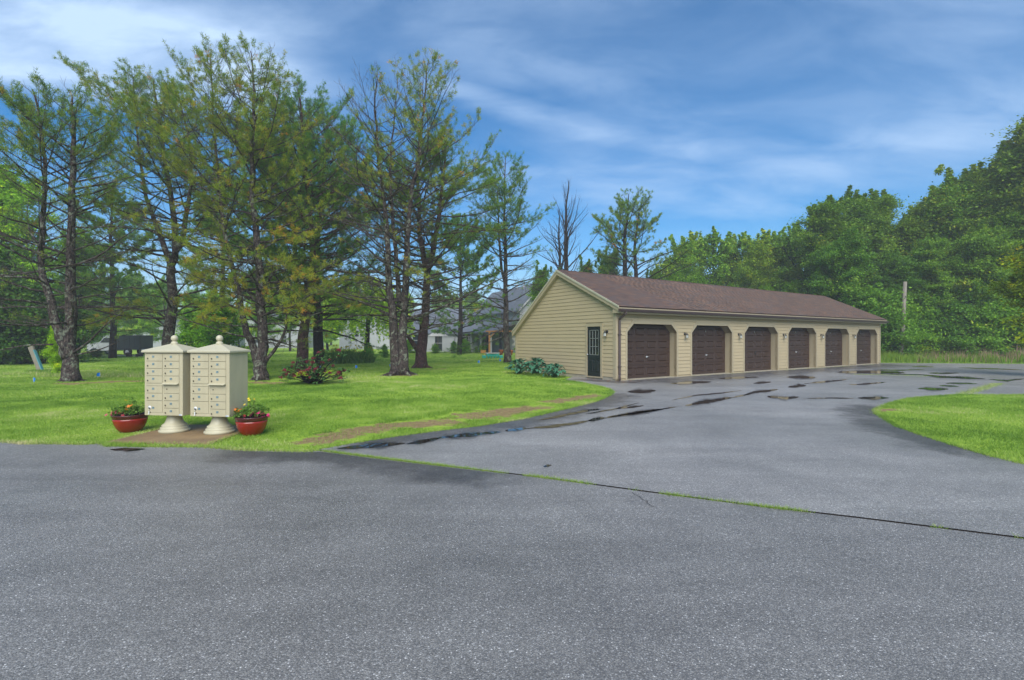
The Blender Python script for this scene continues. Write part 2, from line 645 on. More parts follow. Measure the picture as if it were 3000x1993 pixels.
# damp, darker asphalt beside edges and before the doors (feathered stain)
DAMP = bpy.data.materials.new('damp_asphalt')
DAMP.use_nodes = True
t = NT(DAMP.node_tree)
b = t.n('ShaderNodeBsdfPrincipled')
pos = t.n('ShaderNodeNewGeometry').outputs['Position']
vv = t.n('ShaderNodeTexVoronoi', feature='F1')
t.l(pos, vv.inputs['Vector'])
vv.inputs['Scale'].default_value = 125.0
sp_ = t.n('ShaderNodeSeparateColor')
t.l(vv.outputs['Color'], sp_.inputs[0])
t.l(t.ramp(sp_.outputs[0], [(0.0, (0.022, 0.022, 0.030)), (0.7, (0.050, 0.049, 0.060)), (1.0, (0.16, 0.15, 0.15))]), b.inputs['Base Color'])
b.inputs['Roughness'].default_value = 0.30
b.inputs['Specular IOR Level'].default_value = 0.45
tp = t.n('ShaderNodeBsdfTransparent')
mx = t.n('ShaderNodeMixShader')
at = t.n('ShaderNodeAttribute')
at.attribute_name = 'tint'
nn = t.noise(pos, 1.7, 8.0, 0.72)
e = t.m('MULTIPLY', t.smooth(t.m('ADD', at.outputs['Fac'], t.m('MULTIPLY', t.m('SUBTRACT', nn, 0.5), 1.9)), 0.10, 1.05), 0.45)
t.l(e, mx.inputs[0])
t.l(tp.outputs[0], mx.inputs[1])
t.l(b.outputs[0], mx.inputs[2])
o = t.n('ShaderNodeOutputMaterial')
t.l(mx.outputs[0], o.inputs[0])

# lawn soil / turf under the blades
LAWN = bpy.data.materials.new('lawn_turf')
LAWN.use_nodes = True
t = NT(LAWN.node_tree)
b = t.n('ShaderNodeBsdfPrincipled')
o = t.n('ShaderNodeOutputMaterial')
t.l(b.outputs[0], o.inputs[0])
pos = t.n('ShaderNodeNewGeometry').outputs['Position']
g1 = t.noise(pos, 0.55, 6.0, 0.65, 0.4)
g2 = t.noise(t.mapping(pos, scale=(1, 1.6, 1)), 14.0, 5.0, 0.7)
gc = t.ramp(t.m('ADD', t.m('MULTIPLY', g1, 0.55), t.m('MULTIPLY', g2, 0.45)),
            [(0.28, (0.110, 0.195, 0.020)), (0.45, (0.225, 0.355, 0.038)), (0.58, (0.340, 0.470, 0.060)), (0.75, (0.470, 0.550, 0.120))])
at = t.n('ShaderNodeAttribute')
at.attribute_name = 'dirt'
d1 = t.noise(pos, 2.6, 8.0, 0.72)
dm = t.smooth(t.m('ADD', at.outputs['Fac'], t.m('MULTIPLY', t.m('SUBTRACT', d1, 0.5), 2.6)), 0.34, 0.66)
dc = t.ramp(t.noise(pos, 11.0, 6.0, 0.7), [(0.3, (0.17, 0.115, 0.052)), (0.7, (0.36, 0.265, 0.135))])
c = t.mix(dm, gc, dc)
t.l(c, b.inputs['Base Color'])
b.inputs['Roughness'].default_value = 0.95
b.inputs['Specular IOR Level'].default_value = 0.1
bn = t.n('ShaderNodeBump')
bn.inputs['Strength'].default_value = 0.6
bn.inputs['Distance'].default_value = 0.05
t.l(g2, bn.inputs['Height'])
t.l(bn.outputs[0], b.inputs['Normal'])

PADMAT = mat('exposed_aggregate', (0.319, 0.215, 0.110), 0.7, (0.220, 0.149, 0.079), 2.0, 0.8, 130, rough2=0.5)

GRASS = leafmat('grass_blade', [(0.0, (0.094, 0.202, 0.024)), (0.4, (0.215, 0.367, 0.044)), (0.75, (0.377, 0.514, 0.096)), (1.0, (0.683, 0.610, 0.332))], 0.55, 0.35)
WEED = leafmat("weed_blade", [(0.0, (0.10, 0.22, 0.020)), (0.5, (0.22, 0.38, 0.035)), (0.8, (0.36, 0.42, 0.08)), (1.0, (0.42, 0.26, 0.20))], 0.6, 0.35)
NEEDLE = leafmat('pine_needle', [(0.0, (0.059, 0.147, 0.030)), (0.35, (0.146, 0.276, 0.036)), (0.7, (0.311, 0.379, 0.043)), (0.93, (0.438, 0.396, 0.050)), (1.0, (0.657, 0.259, 0.069))], 0.55, 0.45, objcol=True)
LEAF = leafmat('broad_leaf', [(0.0, (0.077, 0.164, 0.020)), (0.5, (0.189, 0.335, 0.032)), (0.85, (0.327, 0.464, 0.052)), (1.0, (0.516, 0.505, 0.065))], 0.5, 0.38, objcol=True)
POTLEAF = leafmat('pot_leaf', [(0.0, (0.05, 0.14, 0.02)), (0.6, (0.14, 0.28, 0.035)), (1.0, (0.30, 0.42, 0.10))], 0.5, 0.3)
RHODOLEAF = leafmat('rhododendron_leaf', [(0.0, (0.034, 0.111, 0.031)), (0.6, (0.102, 0.238, 0.068)), (0.9, (0.272, 0.442, 0.068)), (1.0, (0.578, 0.748, 0.051))], 0.4, 0.2)
HOSTALEAF = mat('hosta_leaf', (0.035, 0.135, 0.075), 0.45, (0.060, 0.200, 0.110), 7.0, spec=0.4)
PETALPINK = mat('petal_pink', (0.62, 0.03, 0.16), 0.5)
PETALRED = mat('petal_red', (0.38, 0.02, 0.03), 0.5)
PETALORANGE = mat('petal_orange', (0.75, 0.22, 0.03), 0.5)
PETALYELLOW = mat('petal_yellow', (0.80, 0.58, 0.03), 0.5)
RHODOFLOWER = mat('rhododendron_bloom', (0.194, 0.018, 0.030), 0.55, (0.298, 0.038, 0.074), 9.0)
BARK = barkmat('pine_bark', (0.105, 0.080, 0.072), (0.048, 0.036, 0.033), (0.235, 0.255, 0.190), 0.5)
BARKRED = barkmat('pine_bark_red', (0.135, 0.070, 0.062), (0.060, 0.036, 0.034), (0.20, 0.22, 0.16), 0.25)
BARKDARK = barkmat('dark_bark', (0.045, 0.036, 0.030), (0.022, 0.018, 0.016), (0.10, 0.11, 0.085), 0.2)
TWIG = mat('twig_grey', (0.105, 0.085, 0.065), 0.9, (0.055, 0.045, 0.036), 3.0)

# ================================================================ THE GROUND
def g2(*pts):
    return [tuple(G(x, y)[:2]) for x, y in pts]


road_edge = g2((0, 1295), (76, 1303), (126, 1301), (248, 1304), (300, 1300), (318, 1309), (427, 1311), (520, 1311), (610, 1312), (705, 1321), (800, 1323), (900, 1325), (930, 1322))
crack = g2((930, 1322), (1129, 1348), (1374, 1377), (1586, 1402), (1900, 1445), (2232, 1488), (2512, 1521), (3000, 1582))
lot_left = g2((934, 1319), (1027, 1302), (1154, 1282), (1281, 1265), (1408, 1250), (1535, 1229), (1662, 1199.5), (1747, 1178), (1789, 1159), (1797, 1149), (1783, 1139.5), (1747, 1131), (1705, 1122), (1655, 1114))
island = g2((3000, 1158), (2857, 1157.7), (2819, 1157), (2730, 1163), (2666, 1168), (2633, 1176), (2597, 1187.5), (2566, 1201.5), (2569, 1214), (2602, 1236), (2627.5, 1252.5), (2679, 1270), (2717, 1283), (2781, 1303.6), (2857, 1326.5), (2934, 1347), (3000, 1363.5))

GA = math.radians(33.3)
GP = np.array((4.03, 19.03))
GS = np.array((math.cos(GA), math.sin(GA)))
GTv = np.array((-math.sin(GA), math.cos(GA)))
GL, GW = 24.15, 6.95


def gw(s, t):
    """garage plan coordinates -> world x, y"""
    return tuple(GP + GS * s + GTv * t)


far_edge = [(25.0, 33.4), (33.4, 32.0), (62.0, 28.0)]
road_poly = road_edge[:-1] + crack + [(7.5, 2.55), (60, -20.5), (60, -40), (-60, -40), (-60, 8.6), (-14, 7.9)]
lot_poly = [(x + 0.0, y + 0.035) for x, y in crack] + [(7.5, 2.59), (6.75, 4.2)] + island[::-1] + [(24, 14.6), (62, 15.4)] + far_edge[::-1] + \
    [gw(GL + 0.25, 2.0), gw(GL - 2, 3.0), gw(1.0, 3.0), gw(0.05, 2.6)] + lot_left[::-1]


def sheet(name, poly, z, material, kind='structure'):
    bm = bmesh.new()
    vs = [bm.verts.new((x, y, z)) for x, y in poly]
    f = bm.faces.new(vs)
    f.normal_update()
    if f.normal.z < 0:
        f.normal_flip()
    bmesh.ops.triangulate(bm, faces=[f], ngon_method='EAR_CLIP')
    me = bpy.data.meshes.new(name)
    bm.normal_update()
    for fc in bm.faces:
        if fc.normal.z < 0:
            fc.normal_flip()
    bm.to_mesh(me)
    bm.free()
    me.materials.append(material)
    return tag(link_mesh(name, me), kind=kind)


sheet('road', road_poly, 0.008, ASPH_ROAD)
sheet('parking_lot', lot_poly, 0.012, ASPH_LOT)
# dark open joint between the two pavements
cj = []
for i, (x, y) in enumerate(crack):
    cj.append((x, y + 0.045))
joint = MB()
for i in range(len(crack) - 1):
    (x0, y0), (x1, y1) = crack[i], crack[i + 1]
    joint.quad((x0, y0 - 0.03, 0.004), (x1, y1 - 0.03, 0.004), (x1, y1 + 0.07, 0.004), (x0, y0 + 0.07, 0.004))
tag(joint.obj('pavement_joint', SOIL), kind='structure')

# one ground sheet: fine near the camera, coarse to the horizon
gx = np.concatenate([[-3000, -1200, -500, -220, -120, -80], np.arange(-60, 64.1, 0.3), [90, 130, 220, 500, 1200, 3000]])
gy = np.concatenate([[-400, -100, -45], np.arange(-6, 14, 0.25), np.arange(14, 70.1, 0.4), [80, 95, 120, 180, 300, 600, 1500, 4000]])
X, Y = np.meshgrid(gx, gy)
xf, yf = X.ravel(), Y.ravel()
inside = in_poly(xf, yf, road_poly) | in_poly(xf, yf, lot_poly)
garage_poly = [gw(-0.1, -0.1), gw(GL + .1, -0.1), gw(GL + .1, GW + .1), gw(-0.1, GW + .1)]
pad_poly = [(-6.42, 7.72), (-4.70, 7.60), (-4.70, 9.24), (-6.32, 9.34)]
dd = np.minimum(np.minimum(dist_poly(xf, yf, road_poly, True), dist_poly(xf, yf, lot_poly, True)), np.minimum(dist_poly(xf, yf, garage_poly, True), dist_poly(xf, yf, pad_poly, True)))
inside |= in_poly(xf, yf, garage_poly) | in_poly(xf, yf, pad_poly)
fade = np.where(inside, 0, np.clip((dd - 0.3) / 2.0, 0, 1))
fade = fade * np.clip((150 - np.hypot(xf, yf)) / 60, 0, 1)


def ground_z(x, y):
    return 0.16 * (vnoise(x * 0.22 + 9, y * 0.22 + 4, 3) - 0.5) + 0.05 * (vnoise(x * 0.9, y * 0.9, 4) - 0.5)


zf = ground_z(xf, yf) * fade - np.where(inside, 0.012, 0.0)
# bare soil beside the drive, under the pines and at the island tip
dirt_lines = [(g2((940, 1290), (1010, 1272), (1110, 1250), (1230, 1243), (1300, 1240)), 0.46), (g2((1380, 1222), (1450, 1215), (1500, 1204), (1560, 1196)), 0.50),
              (g2((1620, 1178), (1690, 1168), (1735, 1158)), 0.36), (g2((2575, 1203), (2600, 1200)), 0.28),
              (g2((270, 1122), (330, 1117), (420, 1115)), 0.55), (g2((1165, 1100), (1190, 1100)), 0.55), (g2((730, 1118), (800, 1120)), 0.5), (g2((1225, 1083), (1290, 1082)), 0.5),
              (g2((205, 1124), (225, 1126)), 0.5)]
dirt = np.zeros(len(xf))
for ln, wd in dirt_lines:
    dirt = np.maximum(dirt, 1.0 - dist_poly(xf, yf, ln) / (wd * 1.6))
dirt = np.clip(dirt, 0, 1)
ny, nx = X.shape
ii = np.arange(nx * ny).reshape(ny, nx)
fq = np.stack([ii[:-1, :-1], ii[:-1, 1:], ii[1:, 1:], ii[1:, :-1]], -1).reshape(-1, 4)
me = np_mesh('ground', np.stack([xf, yf, zf], 1), fq, LAWN, smooth=True, extra={'dirt': dirt})
tag(link_mesh('ground', me), kind='structure')

# hairline cracks in the road
ck = MB()
rc_ = np.random.RandomState(17)
for (x_, y_), (dx, dy), n_ in (((1.28, 5.22), (.004, -.05), 9),):
    p_ = np.array((x_, y_))
    for k in range(n_):
        q_ = p_ + np.array((dx, dy)) + rc_.normal(0, .016, 2)
        nr_ = unit(np.array((-(q_ - p_)[1], (q_ - p_)[0]))) * .003
        zz = .0165
        ck.quad((*(p_ - nr_), zz), (*(q_ - nr_), zz), (*(q_ + nr_), zz), (*(p_ + nr_), zz))
        p_ = q_
tag(ck.obj('hairline_crack', SOIL), kind='structure')

# concrete pad under the mailboxes
padm = MB().prism(pad_poly, 'z', -0.05, 0.022)
tag(padm.obj('concrete_pad', PADMAT), kind='structure')

# ---------------------------------------------------------------- puddles
rngp = np.random.RandomState(11)


def puddle(spine, th, z=0.017):
    pts = np.array(spine, float)
    seg = np.concatenate([[0], np.cumsum(np.hypot(*(pts[1:] - pts[:-1]).T))])
    n = 46
    s = np.linspace(0, seg[-1], n)
    px = np.interp(s, seg, pts[:, 0])
    py = np.interp(s, seg, pts[:, 1])
    u = s / seg[-1]
    env = np.sin(np.pi * np.clip(u, 0.0, 1)) ** 0.7
    sd = rngp.randint(1000)
    th *= 0.62
    a = th * env * (0.55 + 0.9 * vnoise(u * 7 + sd, u * 0 + 1.5, sd))
    c = th * env * (0.55 + 0.9 * vnoise(u * 6 + sd, u * 0 + 7.5, sd + 1))
    rows = []
    tt = []
    for fr, tv in ((-1.5, 0.0), (-0.75, 0.5), (0.0, 1.0), (0.75, 0.5), (1.5, 0.0)):
        yy = py + np.where(fr < 0, -fr * -1 * a, fr * c)
        rows.append(np.stack([(px - 1500) / F * (H * F / (yy - 993)), H * F / (yy - 993), np.full(n, z)], 1))
        tt.append(np.minimum(tv, env * 1.2) if tv else np.zeros(n))
    v = np.concatenate(rows)
    idx = np.arange(5 * n).reshape(5, n)
    f = np.stack([idx[1:, :-1], idx[1:, 1:], idx[:-1, 1:], idx[:-1, :-1]], -1).reshape(-1, 4)
    tag(link_mesh('puddle', np_mesh('puddle', v, f, PUDDLE, tint=np.concatenate(tt))), kind='structure')
    # damp margin round it
    rows, tt = [], []
    for fr, tv in ((-2.6, 0.0), (-1.2, 0.65), (0.0, 0.9), (1.2, 0.65), (2.6, 0.0)):
        yy = py + (fr * a if fr < 0 else fr * c)
        yy = np.maximum(yy, 1064)
        rows.append(np.stack([(px - 1500) / F * (H * F / (yy - 993)), H * F / (yy - 993), np.full(n, z - 0.0018 - 0.00004 * rngp.randint(20))], 1))
        tt.append(tv * np.minimum(1, env * 1.2))
    v = np.concatenate(rows)
    f = np.stack([idx[1:, :-1], idx[1:, 1:], idx[:-1, 1:], idx[:-1, :-1]], -1).reshape(-1, 4)
    tag(link_mesh('damp_stain', np_mesh('damp_stain', v, f, DAMP, tint=np.concatenate(tt))), kind='structure')


for sp, th in [
    ([(2000, 1192), (2060, 1180), (2110, 1172), (2150, 1166)], 8), ([(2170, 1162), (2210, 1151), (2250, 1147), (2285, 1142)], 5),
    ([(2240, 1163), (2300, 1169), (2345, 1165)], 7), ([(2305, 1136), (2340, 1132), (2365, 1131)], 6), ([(2205, 1125), (2235, 1122), (2262, 1121)], 4),
    ([(2300, 1106), (2345, 1107), (2395, 1108)], 7), ([(2350, 1126), (2420, 1120), (2490, 1113)], 3), ([(2480, 1129), (2530, 1127), (2600, 1121)], 3),
    ([(2440, 1091), (2520, 1091), (2600, 1092), (2665, 1094)], 7), ([(2505, 1168), (2560, 1169), (2612, 1167)], 6),
    ([(2680, 1097), (2750, 1105), (2830, 1109), (2900, 1112)], 4.5), ([(2715, 1094), (2770, 1095), (2815, 1094)], 3), ([(2764, 1125), (2810, 1124), (2870, 1126)], 3),
    ([(2748, 1131), (2780, 1132), (2814, 1134)], 2.5), ([(2683, 1140), (2730, 1141), (2783, 1142)], 5.5), ([(2668, 1075), (2705, 1075), (2740, 1076)], 2.2),
    ([(2800, 1078), (2900, 1081), (3010, 1086)], 2.2), ([(2560, 1084), (2640, 1086), (2720, 1083)], 2.2),
    ([(975, 1318), (1060, 1311), (1140, 1305), (1200, 1302)], 9), ([(1190, 1304), (1235, 1297), (1290, 1287)], 8), ([(1270, 1288), (1350, 1279), (1420, 1273), (1480, 1266)], 8.5),
    ([(1475, 1266), (1510, 1262), (1545, 1258)], 7), ([(1535, 1259), (1610, 1253), (1690, 1242), (1745, 1232)], 6), ([(1720, 1236), (1750, 1231), (1775, 1226)], 7),
    ([(1570, 1235), (1640, 1222), (1720, 1205), (1775, 1199)], 5), ([(1770, 1226), (1820, 1219), (1880, 1210), (1960, 1198)], 7), ([(1800, 1200), (1840, 1196), (1890, 1190)], 4),
    ([(1835, 1150), (1880, 1149), (1925, 1146)], 8), ([(1590, 1371), (1603, 1369), (1618, 1366)], 5), ([(318, 1320), (370, 1321), (430, 1319)], 5.5),
    ([(1745, 1233), (1830, 1217), (1930, 1203), (2005, 1190)], 3.5), ([(2130, 1170), (2165, 1163), (2200, 1155)], 2.5), ([(1960, 1176), (2040, 1160), (2120, 1153), (2190, 1143)], 2), ([(1700, 1218), (1790, 1203), (1880, 1180)], 2.5),
    ([(2350, 1169), (2440, 1168), (2510, 1169)], 2), ([(2600, 1098), (2660, 1098), (2720, 1100)], 2), ([(2890, 1112), (2950, 1117), (3010, 1110)], 3),
    ([(2100, 1112), (2160, 1108), (2230, 1106)], 4), ([(1960, 1126), (2030, 1122), (2090, 1120)], 5),
]:
    puddle(sp, th)

# damp borders of the pavement
def damp(line, inner, outer, name='damp_stain', z=0.0145, strength=1.0):
    """band along a line, from the line itself (outer) to `inner` metres to its right"""
    L_ = np.array(line, float)
    sg = np.hypot(*(L_[1:] - L_[:-1]).T)
    cu = np.concatenate([[0], np.cumsum(sg)])
    n = max(8, int(cu[-1] / 0.35))
    s_ = np.linspace(0, cu[-1], n)
    q = np.stack([np.interp(s_, cu, L_[:, 0]), np.interp(s_, cu, L_[:, 1])], 1)
    d = np.gradient(q, axis=0)
    d = d / (np.linalg.norm(d, axis=1, keepdims=True) + 1e-9)
    nr = np.stack([d[:, 1], -d[:, 0]], 1)
    env = np.clip(np.minimum(s_, cu[-1] - s_) / 0.8, 0, 1)
    rows, tt = [], []
    for fr, tv in ((0.0, 1.0), (0.35, .85), (0.7, .45), (1.0, 0.0)):
        pq = q + nr * (outer + (inner - outer) * fr)
        rows.append(np.concatenate([pq, np.full((n, 1), z)], 1))
        tt.append(tv * env * strength)
    idx = np.arange(4 * n).reshape(4, n)
    f = np.stack([idx[:-1, :-1], idx[:-1, 1:], idx[1:, 1:], idx[1:, :-1]], -1).reshape(-1, 4)
    v = np.concatenate(rows)
    a_ = v[f[0]]
    if np.cross(a_[1] - a_[0], a_[3] - a_[0])[2] < 0:
        f = f[:, ::-1]
    tag(link_mesh(name, np_mesh(name, v, f, DAMP, tint=np.concatenate(tt))), kind='structure')


damp(lot_left[:10], 1.15, 0.0)
damp(island[::-1][:11], -1.0, 0.0)
damp([gw(0.2, -0.02), gw(GL, -0.02)], 3.0, 0.0)
damp([gw(-1.0, 1.8), gw(-.5, -.5), gw(.6, -1.6)], -1.6, .2)
damp(g2((600, 1316), (705, 1322), (900, 1327), (930, 1323)) + crack[1:4], 0.9, 0.03, z=0.0105)

# ================================================================ THE GARAGE
garage = empty('garage', (GP[0], GP[1], 0), GA, 'long tan clapboard garage with six brown doors and a brown shingle roof', 'garage')
EAVE_Y, EAVE_Z = -0.336, 2.90
RID_Y, RID_Z = 3.42, 4.71
REAR_Y, REAR_Z = 7.03, 2.00
SLF = (RID_Z - EAVE_Z) / (RID_Y - EAVE_Y)
SLR = (RID_Z - REAR_Z) / (REAR_Y - RID_Y)
X0R, X1R = -0.18, GL + 0.16
roof_z = lambda y: RID_Z - (RID_Y - y) * SLF if y <= RID_Y else RID_Z - (y - RID_Y) * SLR
NB, PER, OW = 6, 4.02, 3.0
ZC, ZT, CH = 1.92, 2.25, 0.36
opens = [(0.6 + PER * k, 0.6 + PER * k + OW) for k in range(NB)]

# walls behind the boards
wl = MB()
gab = [(0.0, 0.0), (0.0, 2.62), (0.0, roof_z(0) - 0.10), (RID_Y, RID_Z - 0.13), (GW, roof_z(GW) - 0.10), (GW, 0.0)]
wl.prism(gab, 'x', 0.0, 0.1)
wl.prism(gab, 'x', GL - 0.1, GL)
wl.box(0.1, GL - 0.1, GW - 0.1, GW, 0, roof_z(GW) - 0.14)
edges = [0.1] + [e for o_ in opens for e in o_] + [GL - 0.1]
for i in range(0, len(edges), 2):
    wl.box(edges[i], edges[i + 1], 0.0, 0.12, 0.0, ZT)
wl.box(0.1, GL - 0.1, 0.0, 0.12, ZT, 2.62)
for xl, xr in opens:
    wl.prism([(xl, ZC), (xl + CH, ZT), (xl, ZT)], 'y', 0.0, 0.12)
    wl.prism([(xr, ZC), (xr, ZT), (xr - CH, ZT)], 'y', 0.0, 0.12)
wl.obj('wall', SIDING, garage)
fd = MB()
fd.box(-0.012, 0.06, 0.02, GW, -0.1, 0.135)
fd.obj('foundation', CONCRETE, garage)


def board(fn, ub0, ub1, ut0, ut1, zb, zt, name='siding_board'):
    """wedge-shaped clapboard, proud at its lower edge"""
    ob, ot, bk = 0.034, 0.020, 0.0005
    f_ = 1 - 0.013 / max(zt - zb, 0.03)
    ut0, ut1, zt = ub0 + (ut0 - ub0) * f_, ub1 + (ut1 - ub1) * f_, zb + (zt - zb) * f_
    m_ = MB()
    m_.hexa([fn(ub0, zb, ob), fn(ub1, zb, ob), fn(ub1, zb, bk), fn(ub0, zb, bk), fn(ut0, zt, ot), fn(ut1, zt, ot), fn(ut1, zt, bk), fn(ut0, zt, bk)])
    m_.obj(name, SIDING, garage)


frontf = lambda u, z, o_: (u, -o_, z)
gablef = lambda u, z, o_: (-o_, u, z)
CO = 0.155
# gable boards
zb = 0.15
dlo, dhi = 0.72, 1.67


def gl_lo(z):
    k = roof_z(0) - 0.14
    return 0.11 if z < k - 0.11 * 0 else max(0.11, (z - k) / SLF)


def gl_hi(z):
    k = roof_z(GW) - 0.14
    return GW - 0.10 if z < k else min(GW - 0.10, RID_Y + (RID_Z - 0.14 - z) / SLR)


while zb < 4.5:
    zt = min(zb + CO, RID_Z - 0.17)
    a0, a1, b0, b1 = gl_lo(zb), gl_lo(zt), gl_hi(zb), gl_hi(zt)
    if b1 - a1 < 0.0:
        a1 = b1 = (a1 + b1) / 2
    if b0 - a0 > 0.05:
        if zb < 2.25:
            board(gablef, a0, dlo - 0.02, a1, dlo - 0.02, zb, zt)
            board(gablef, dhi + 0.02, b0, dhi + 0.02, b1, zb, zt)
        else:
            board(gablef, a0, b0, a1, b1, zb, zt)
    zb += CO


# front boards
def left_lim(k, z):
    xl = opens[k][0]
    if z <= ZC + 0.04:
        return xl - 0.1
    return xl - 0.1 + min(1.0, (z - ZC - 0.04) / 0.44) * 0.40


def right_lim(k, z):
    xr = opens[k][1]
    if z <= ZC + 0.04:
        return xr + 0.1
    return xr + 0.1 - min(1.0, (z - ZC - 0.04) / 0.44) * 0.40


zs = [0.10 + 0.1533 * i for i in range(16)] + [2.40, 2.51, 2.62]
zs = sorted(set(round(z, 4) for z in zs if z < 2.39 or z >= 2.40))
for zb, zt in zip(zs[:-1], zs[1:]):
    if zb >= 2.399:
        board(frontf, 0.11, GL - 0.11, 0.11, GL - 0.11, zb, zt)
        continue
    for k in range(NB + 1):
        l0 = 0.11 if k == 0 else right_lim(k - 1, zb)
        l1 = 0.11 if k == 0 else right_lim(k - 1, zt)
        r0 = GL - 0.11 if k == NB else left_lim(k, zb)
        r1 = GL - 0.11 if k == NB else left_lim(k, zt)
        board(frontf, l0, r0, l1, r1, zb, zt)

# corner boards
MB().box(-0.044, 0.108, -0.044, 0.0, 0.07, 2.60).box(-0.044, 0.0, 0.0, 0.105, 0.07, 2.86).obj('corner_board', TRIM, garage)
MB().box(GL - 0.108, GL + 0.034, -0.044, 0.0, 0.05, 2.60).box(GL, GL + 0.034, 0.0, 0.11, 0.05, 2.8).obj('corner_board', TRIM, garage)
MB().box(-0.044, 0.0, GW - 0.10, GW + 0.03, 0.1, roof_z(GW) - 0.10).obj('corner_board', TRIM, garage)
# door casings with deep jambs
for xl, xr in opens:
    inn = [(xl, 0.03), (xl, ZC), (xl + CH, ZT), (xr - CH, ZT), (xr, ZC), (xr, 0.03)]
    out = [(xl - 0.1, 0.03), (xl - 0.1, ZC + 0.04), (xl + 0.30, 2.40), (xr - 0.30, 2.40), (xr + 0.1, ZC + 0.04), (xr + 0.1, 0.03)]
    c = MB()
    for i in range(5):
        (a, az_), (b_, bz), (c2, cz), (d_, dz_) = inn[i], inn[i + 1], out[i + 1], out[i]
        c.quad((a, -0.040, az_), (b_, -0.040, bz), (c2, -0.040, cz), (d_, -0.040, dz_))
        c.quad((d_, -0.040, dz_), (c2, -0.040, cz), (c2, 0.0, cz), (d_, 0.0, dz_))
        c.quad((a, -0.040, az_), (b_, -0.040, bz), (b_, 0.40, bz), (a, 0.40, az_))
    c.obj('door_casing', TRIM, garage)
MB().box(0.15, GL - 0.15, -0.06, 0.5, -0.1, 0.028).obj('concrete_sill', CONCRETE, garage)


# sectional doors: four rows of four raised panels
def raised_panel(w, h, d=0.022, inset=0.045):
    """field panel with sloping edges, in x-z, facing -y, origin at its centre"""
    m_ = MB()
    a, b_ = w / 2, h / 2
    o_ = [(-a, 0, -b_), (a, 0, -b_), (a, 0, b_), (-a, 0, b_)]
    g_ = [(-a + .022, .028, -b_ + .022), (a - .022, .028, -b_ + .022), (a - .022, .028, b_ - .022), (-a + .022, .028, b_ - .022)]
    i_ = [(-a + inset, -0.010, -b_ + inset), (a - inset, -0.010, -b_ + inset), (a - inset, -0.010, b_ - inset), (-a + inset, -0.010, b_ - inset)]
    v = o_ + g_ + i_
    f = []
    for k in range(4):
        j = (k + 1) % 4
        f += [(k, j, 4 + j, 4 + k), (4 + k, 4 + j, 8 + j, 8 + k)]
    f.append((8, 9, 10, 11))
    m_.add(v, f)
    return m_


ROWH, PW, PH = 0.545, 0.56, 0.31
PNL = raised_panel(PW, PH).mesh('panel', DOORBROWN)
sec = MB()
DY = 0.34
for r in range(4):
    z0 = r * ROWH
    z1 = z0 + ROWH - 0.012
    cx = [-1.05 + 0.70 * k for k in range(4)]
    ed = [-1.53] + [e for c_ in cx for e in (c_ - PW / 2, c_ + PW / 2)] + [1.53]
    pz0, pz1 = z0 + ROWH / 2 - PH / 2, z0 + ROWH / 2 + PH / 2
    for k in range(0, len(ed), 2):
        sec.box(ed[k], ed[k + 1], 0, 0.035, z0, z1)
    for c_ in cx:
        sec.box(c_ - PW / 2, c_ + PW / 2, 0, 0.035, z0, pz0)
        sec.box(c_ - PW / 2, c_ + PW / 2, 0, 0.035, pz1, z1)
    sec.box(-1.53, 1.53, 0.036, 0.05, z0, z1 + 0.012)
SECM = sec.mesh('garage_door', DOORBROWN)
hb = MB().box(-0.045, 0.045, -0.012, 0, -0.04, 0.04).tube([(0, -0.03, 0), (0.13, -0.035, 0.012)], [0.016, 0.010], 8).tube([(0, -0.035, 0), (0, 0, 0)], 0.014, 8)
HBM = hb.mesh('handle', STEEL)
hv = MB().tube([(0, -0.03, 0.09), (0.006, -0.035, -0.05)], [0.012, 0.012], 8).box(-0.03, 0.03, -0.010, 0, -0.05, 0.11)
HVM = hv.mesh('handle', BLACK)
for k, (xl, xr) in enumerate(opens):
    d_ = link_mesh('garage_door', SECM, garage, ((xl + xr) / 2, DY, 0.035 if k != 3 else 0.06))
    for r in range(4):
        for c_ in range(4):
            link_mesh('panel', PNL, d_, (-1.05 + 0.70 * c_, 0, r * ROWH + ROWH / 2))
    if k == 3:
        link_mesh('handle', HVM, d_, (-0.95, 0, 0.62))
    link_mesh('handle', HVM if k == 2 else HBM, d_, (0.02, 0, 0.86))
    if k != 0:
        MB().box(-0.012, 0.012, -0.01, 0, 1.92, 1.99).obj('latch', STEEL, d_)

# entry door in the gable
ed_ = MB()
ed_.box(0.004, 0.05, 0.82, 1.59, 0.12, 0.86 + 0.12)                 # lower part
ed_.box(0.004, 0.05, 0.82, 0.95, 0.98, 2.14).box(0.004, 0.05, 1.46, 1.59, 0.98, 2.14).box(0.004, 0.05, 0.95, 1.46, 2.0, 2.14)
entry = ed_.obj('entry_door', DARKGREEN, garage, (-0.026, 0, 0))
for a in (0.885, 1.215):
    m_ = raised_panel(0.26, 0.52)
    o_ = m_.obj('panel', DARKGREEN, entry, (0.0, a + 0.16, 0.56), (0, 0, math.radians(-90)))
for i in range(3):
    for j in range(3):
        y0 = 0.955 + i * 0.17
        z0 = 1.0 + j * 0.335
        MB().box(0.022, 0.03, y0 + 0.008, y0 + 0.162, z0 + 0.008, z0 + 0.325).obj('pane', DOORGLASS, entry)
mu = MB()
for i in range(4):
    y0 = 0.95 + i * 0.17
    mu.box(-0.002, 0.02, y0 - 0.009, y0 + 0.009, 0.985, 2.0)
for j in range(4):
    z0 = 0.995 + j * 0.335
    mu.box(0.0, 0.018, 0.95, 1.46, z0 - 0.009, z0 + 0.009)
mu.obj('muntin', mat('muntin_grey', (0.22, 0.24, 0.22), 0.4), entry)
MB().sphere((-0.05, 1.53, 1.0), 0.032).tube([(-0.05, 1.53, 1.0), (0.004, 1.53, 1.0)], 0.014).obj('door_knob', STEEL, entry)
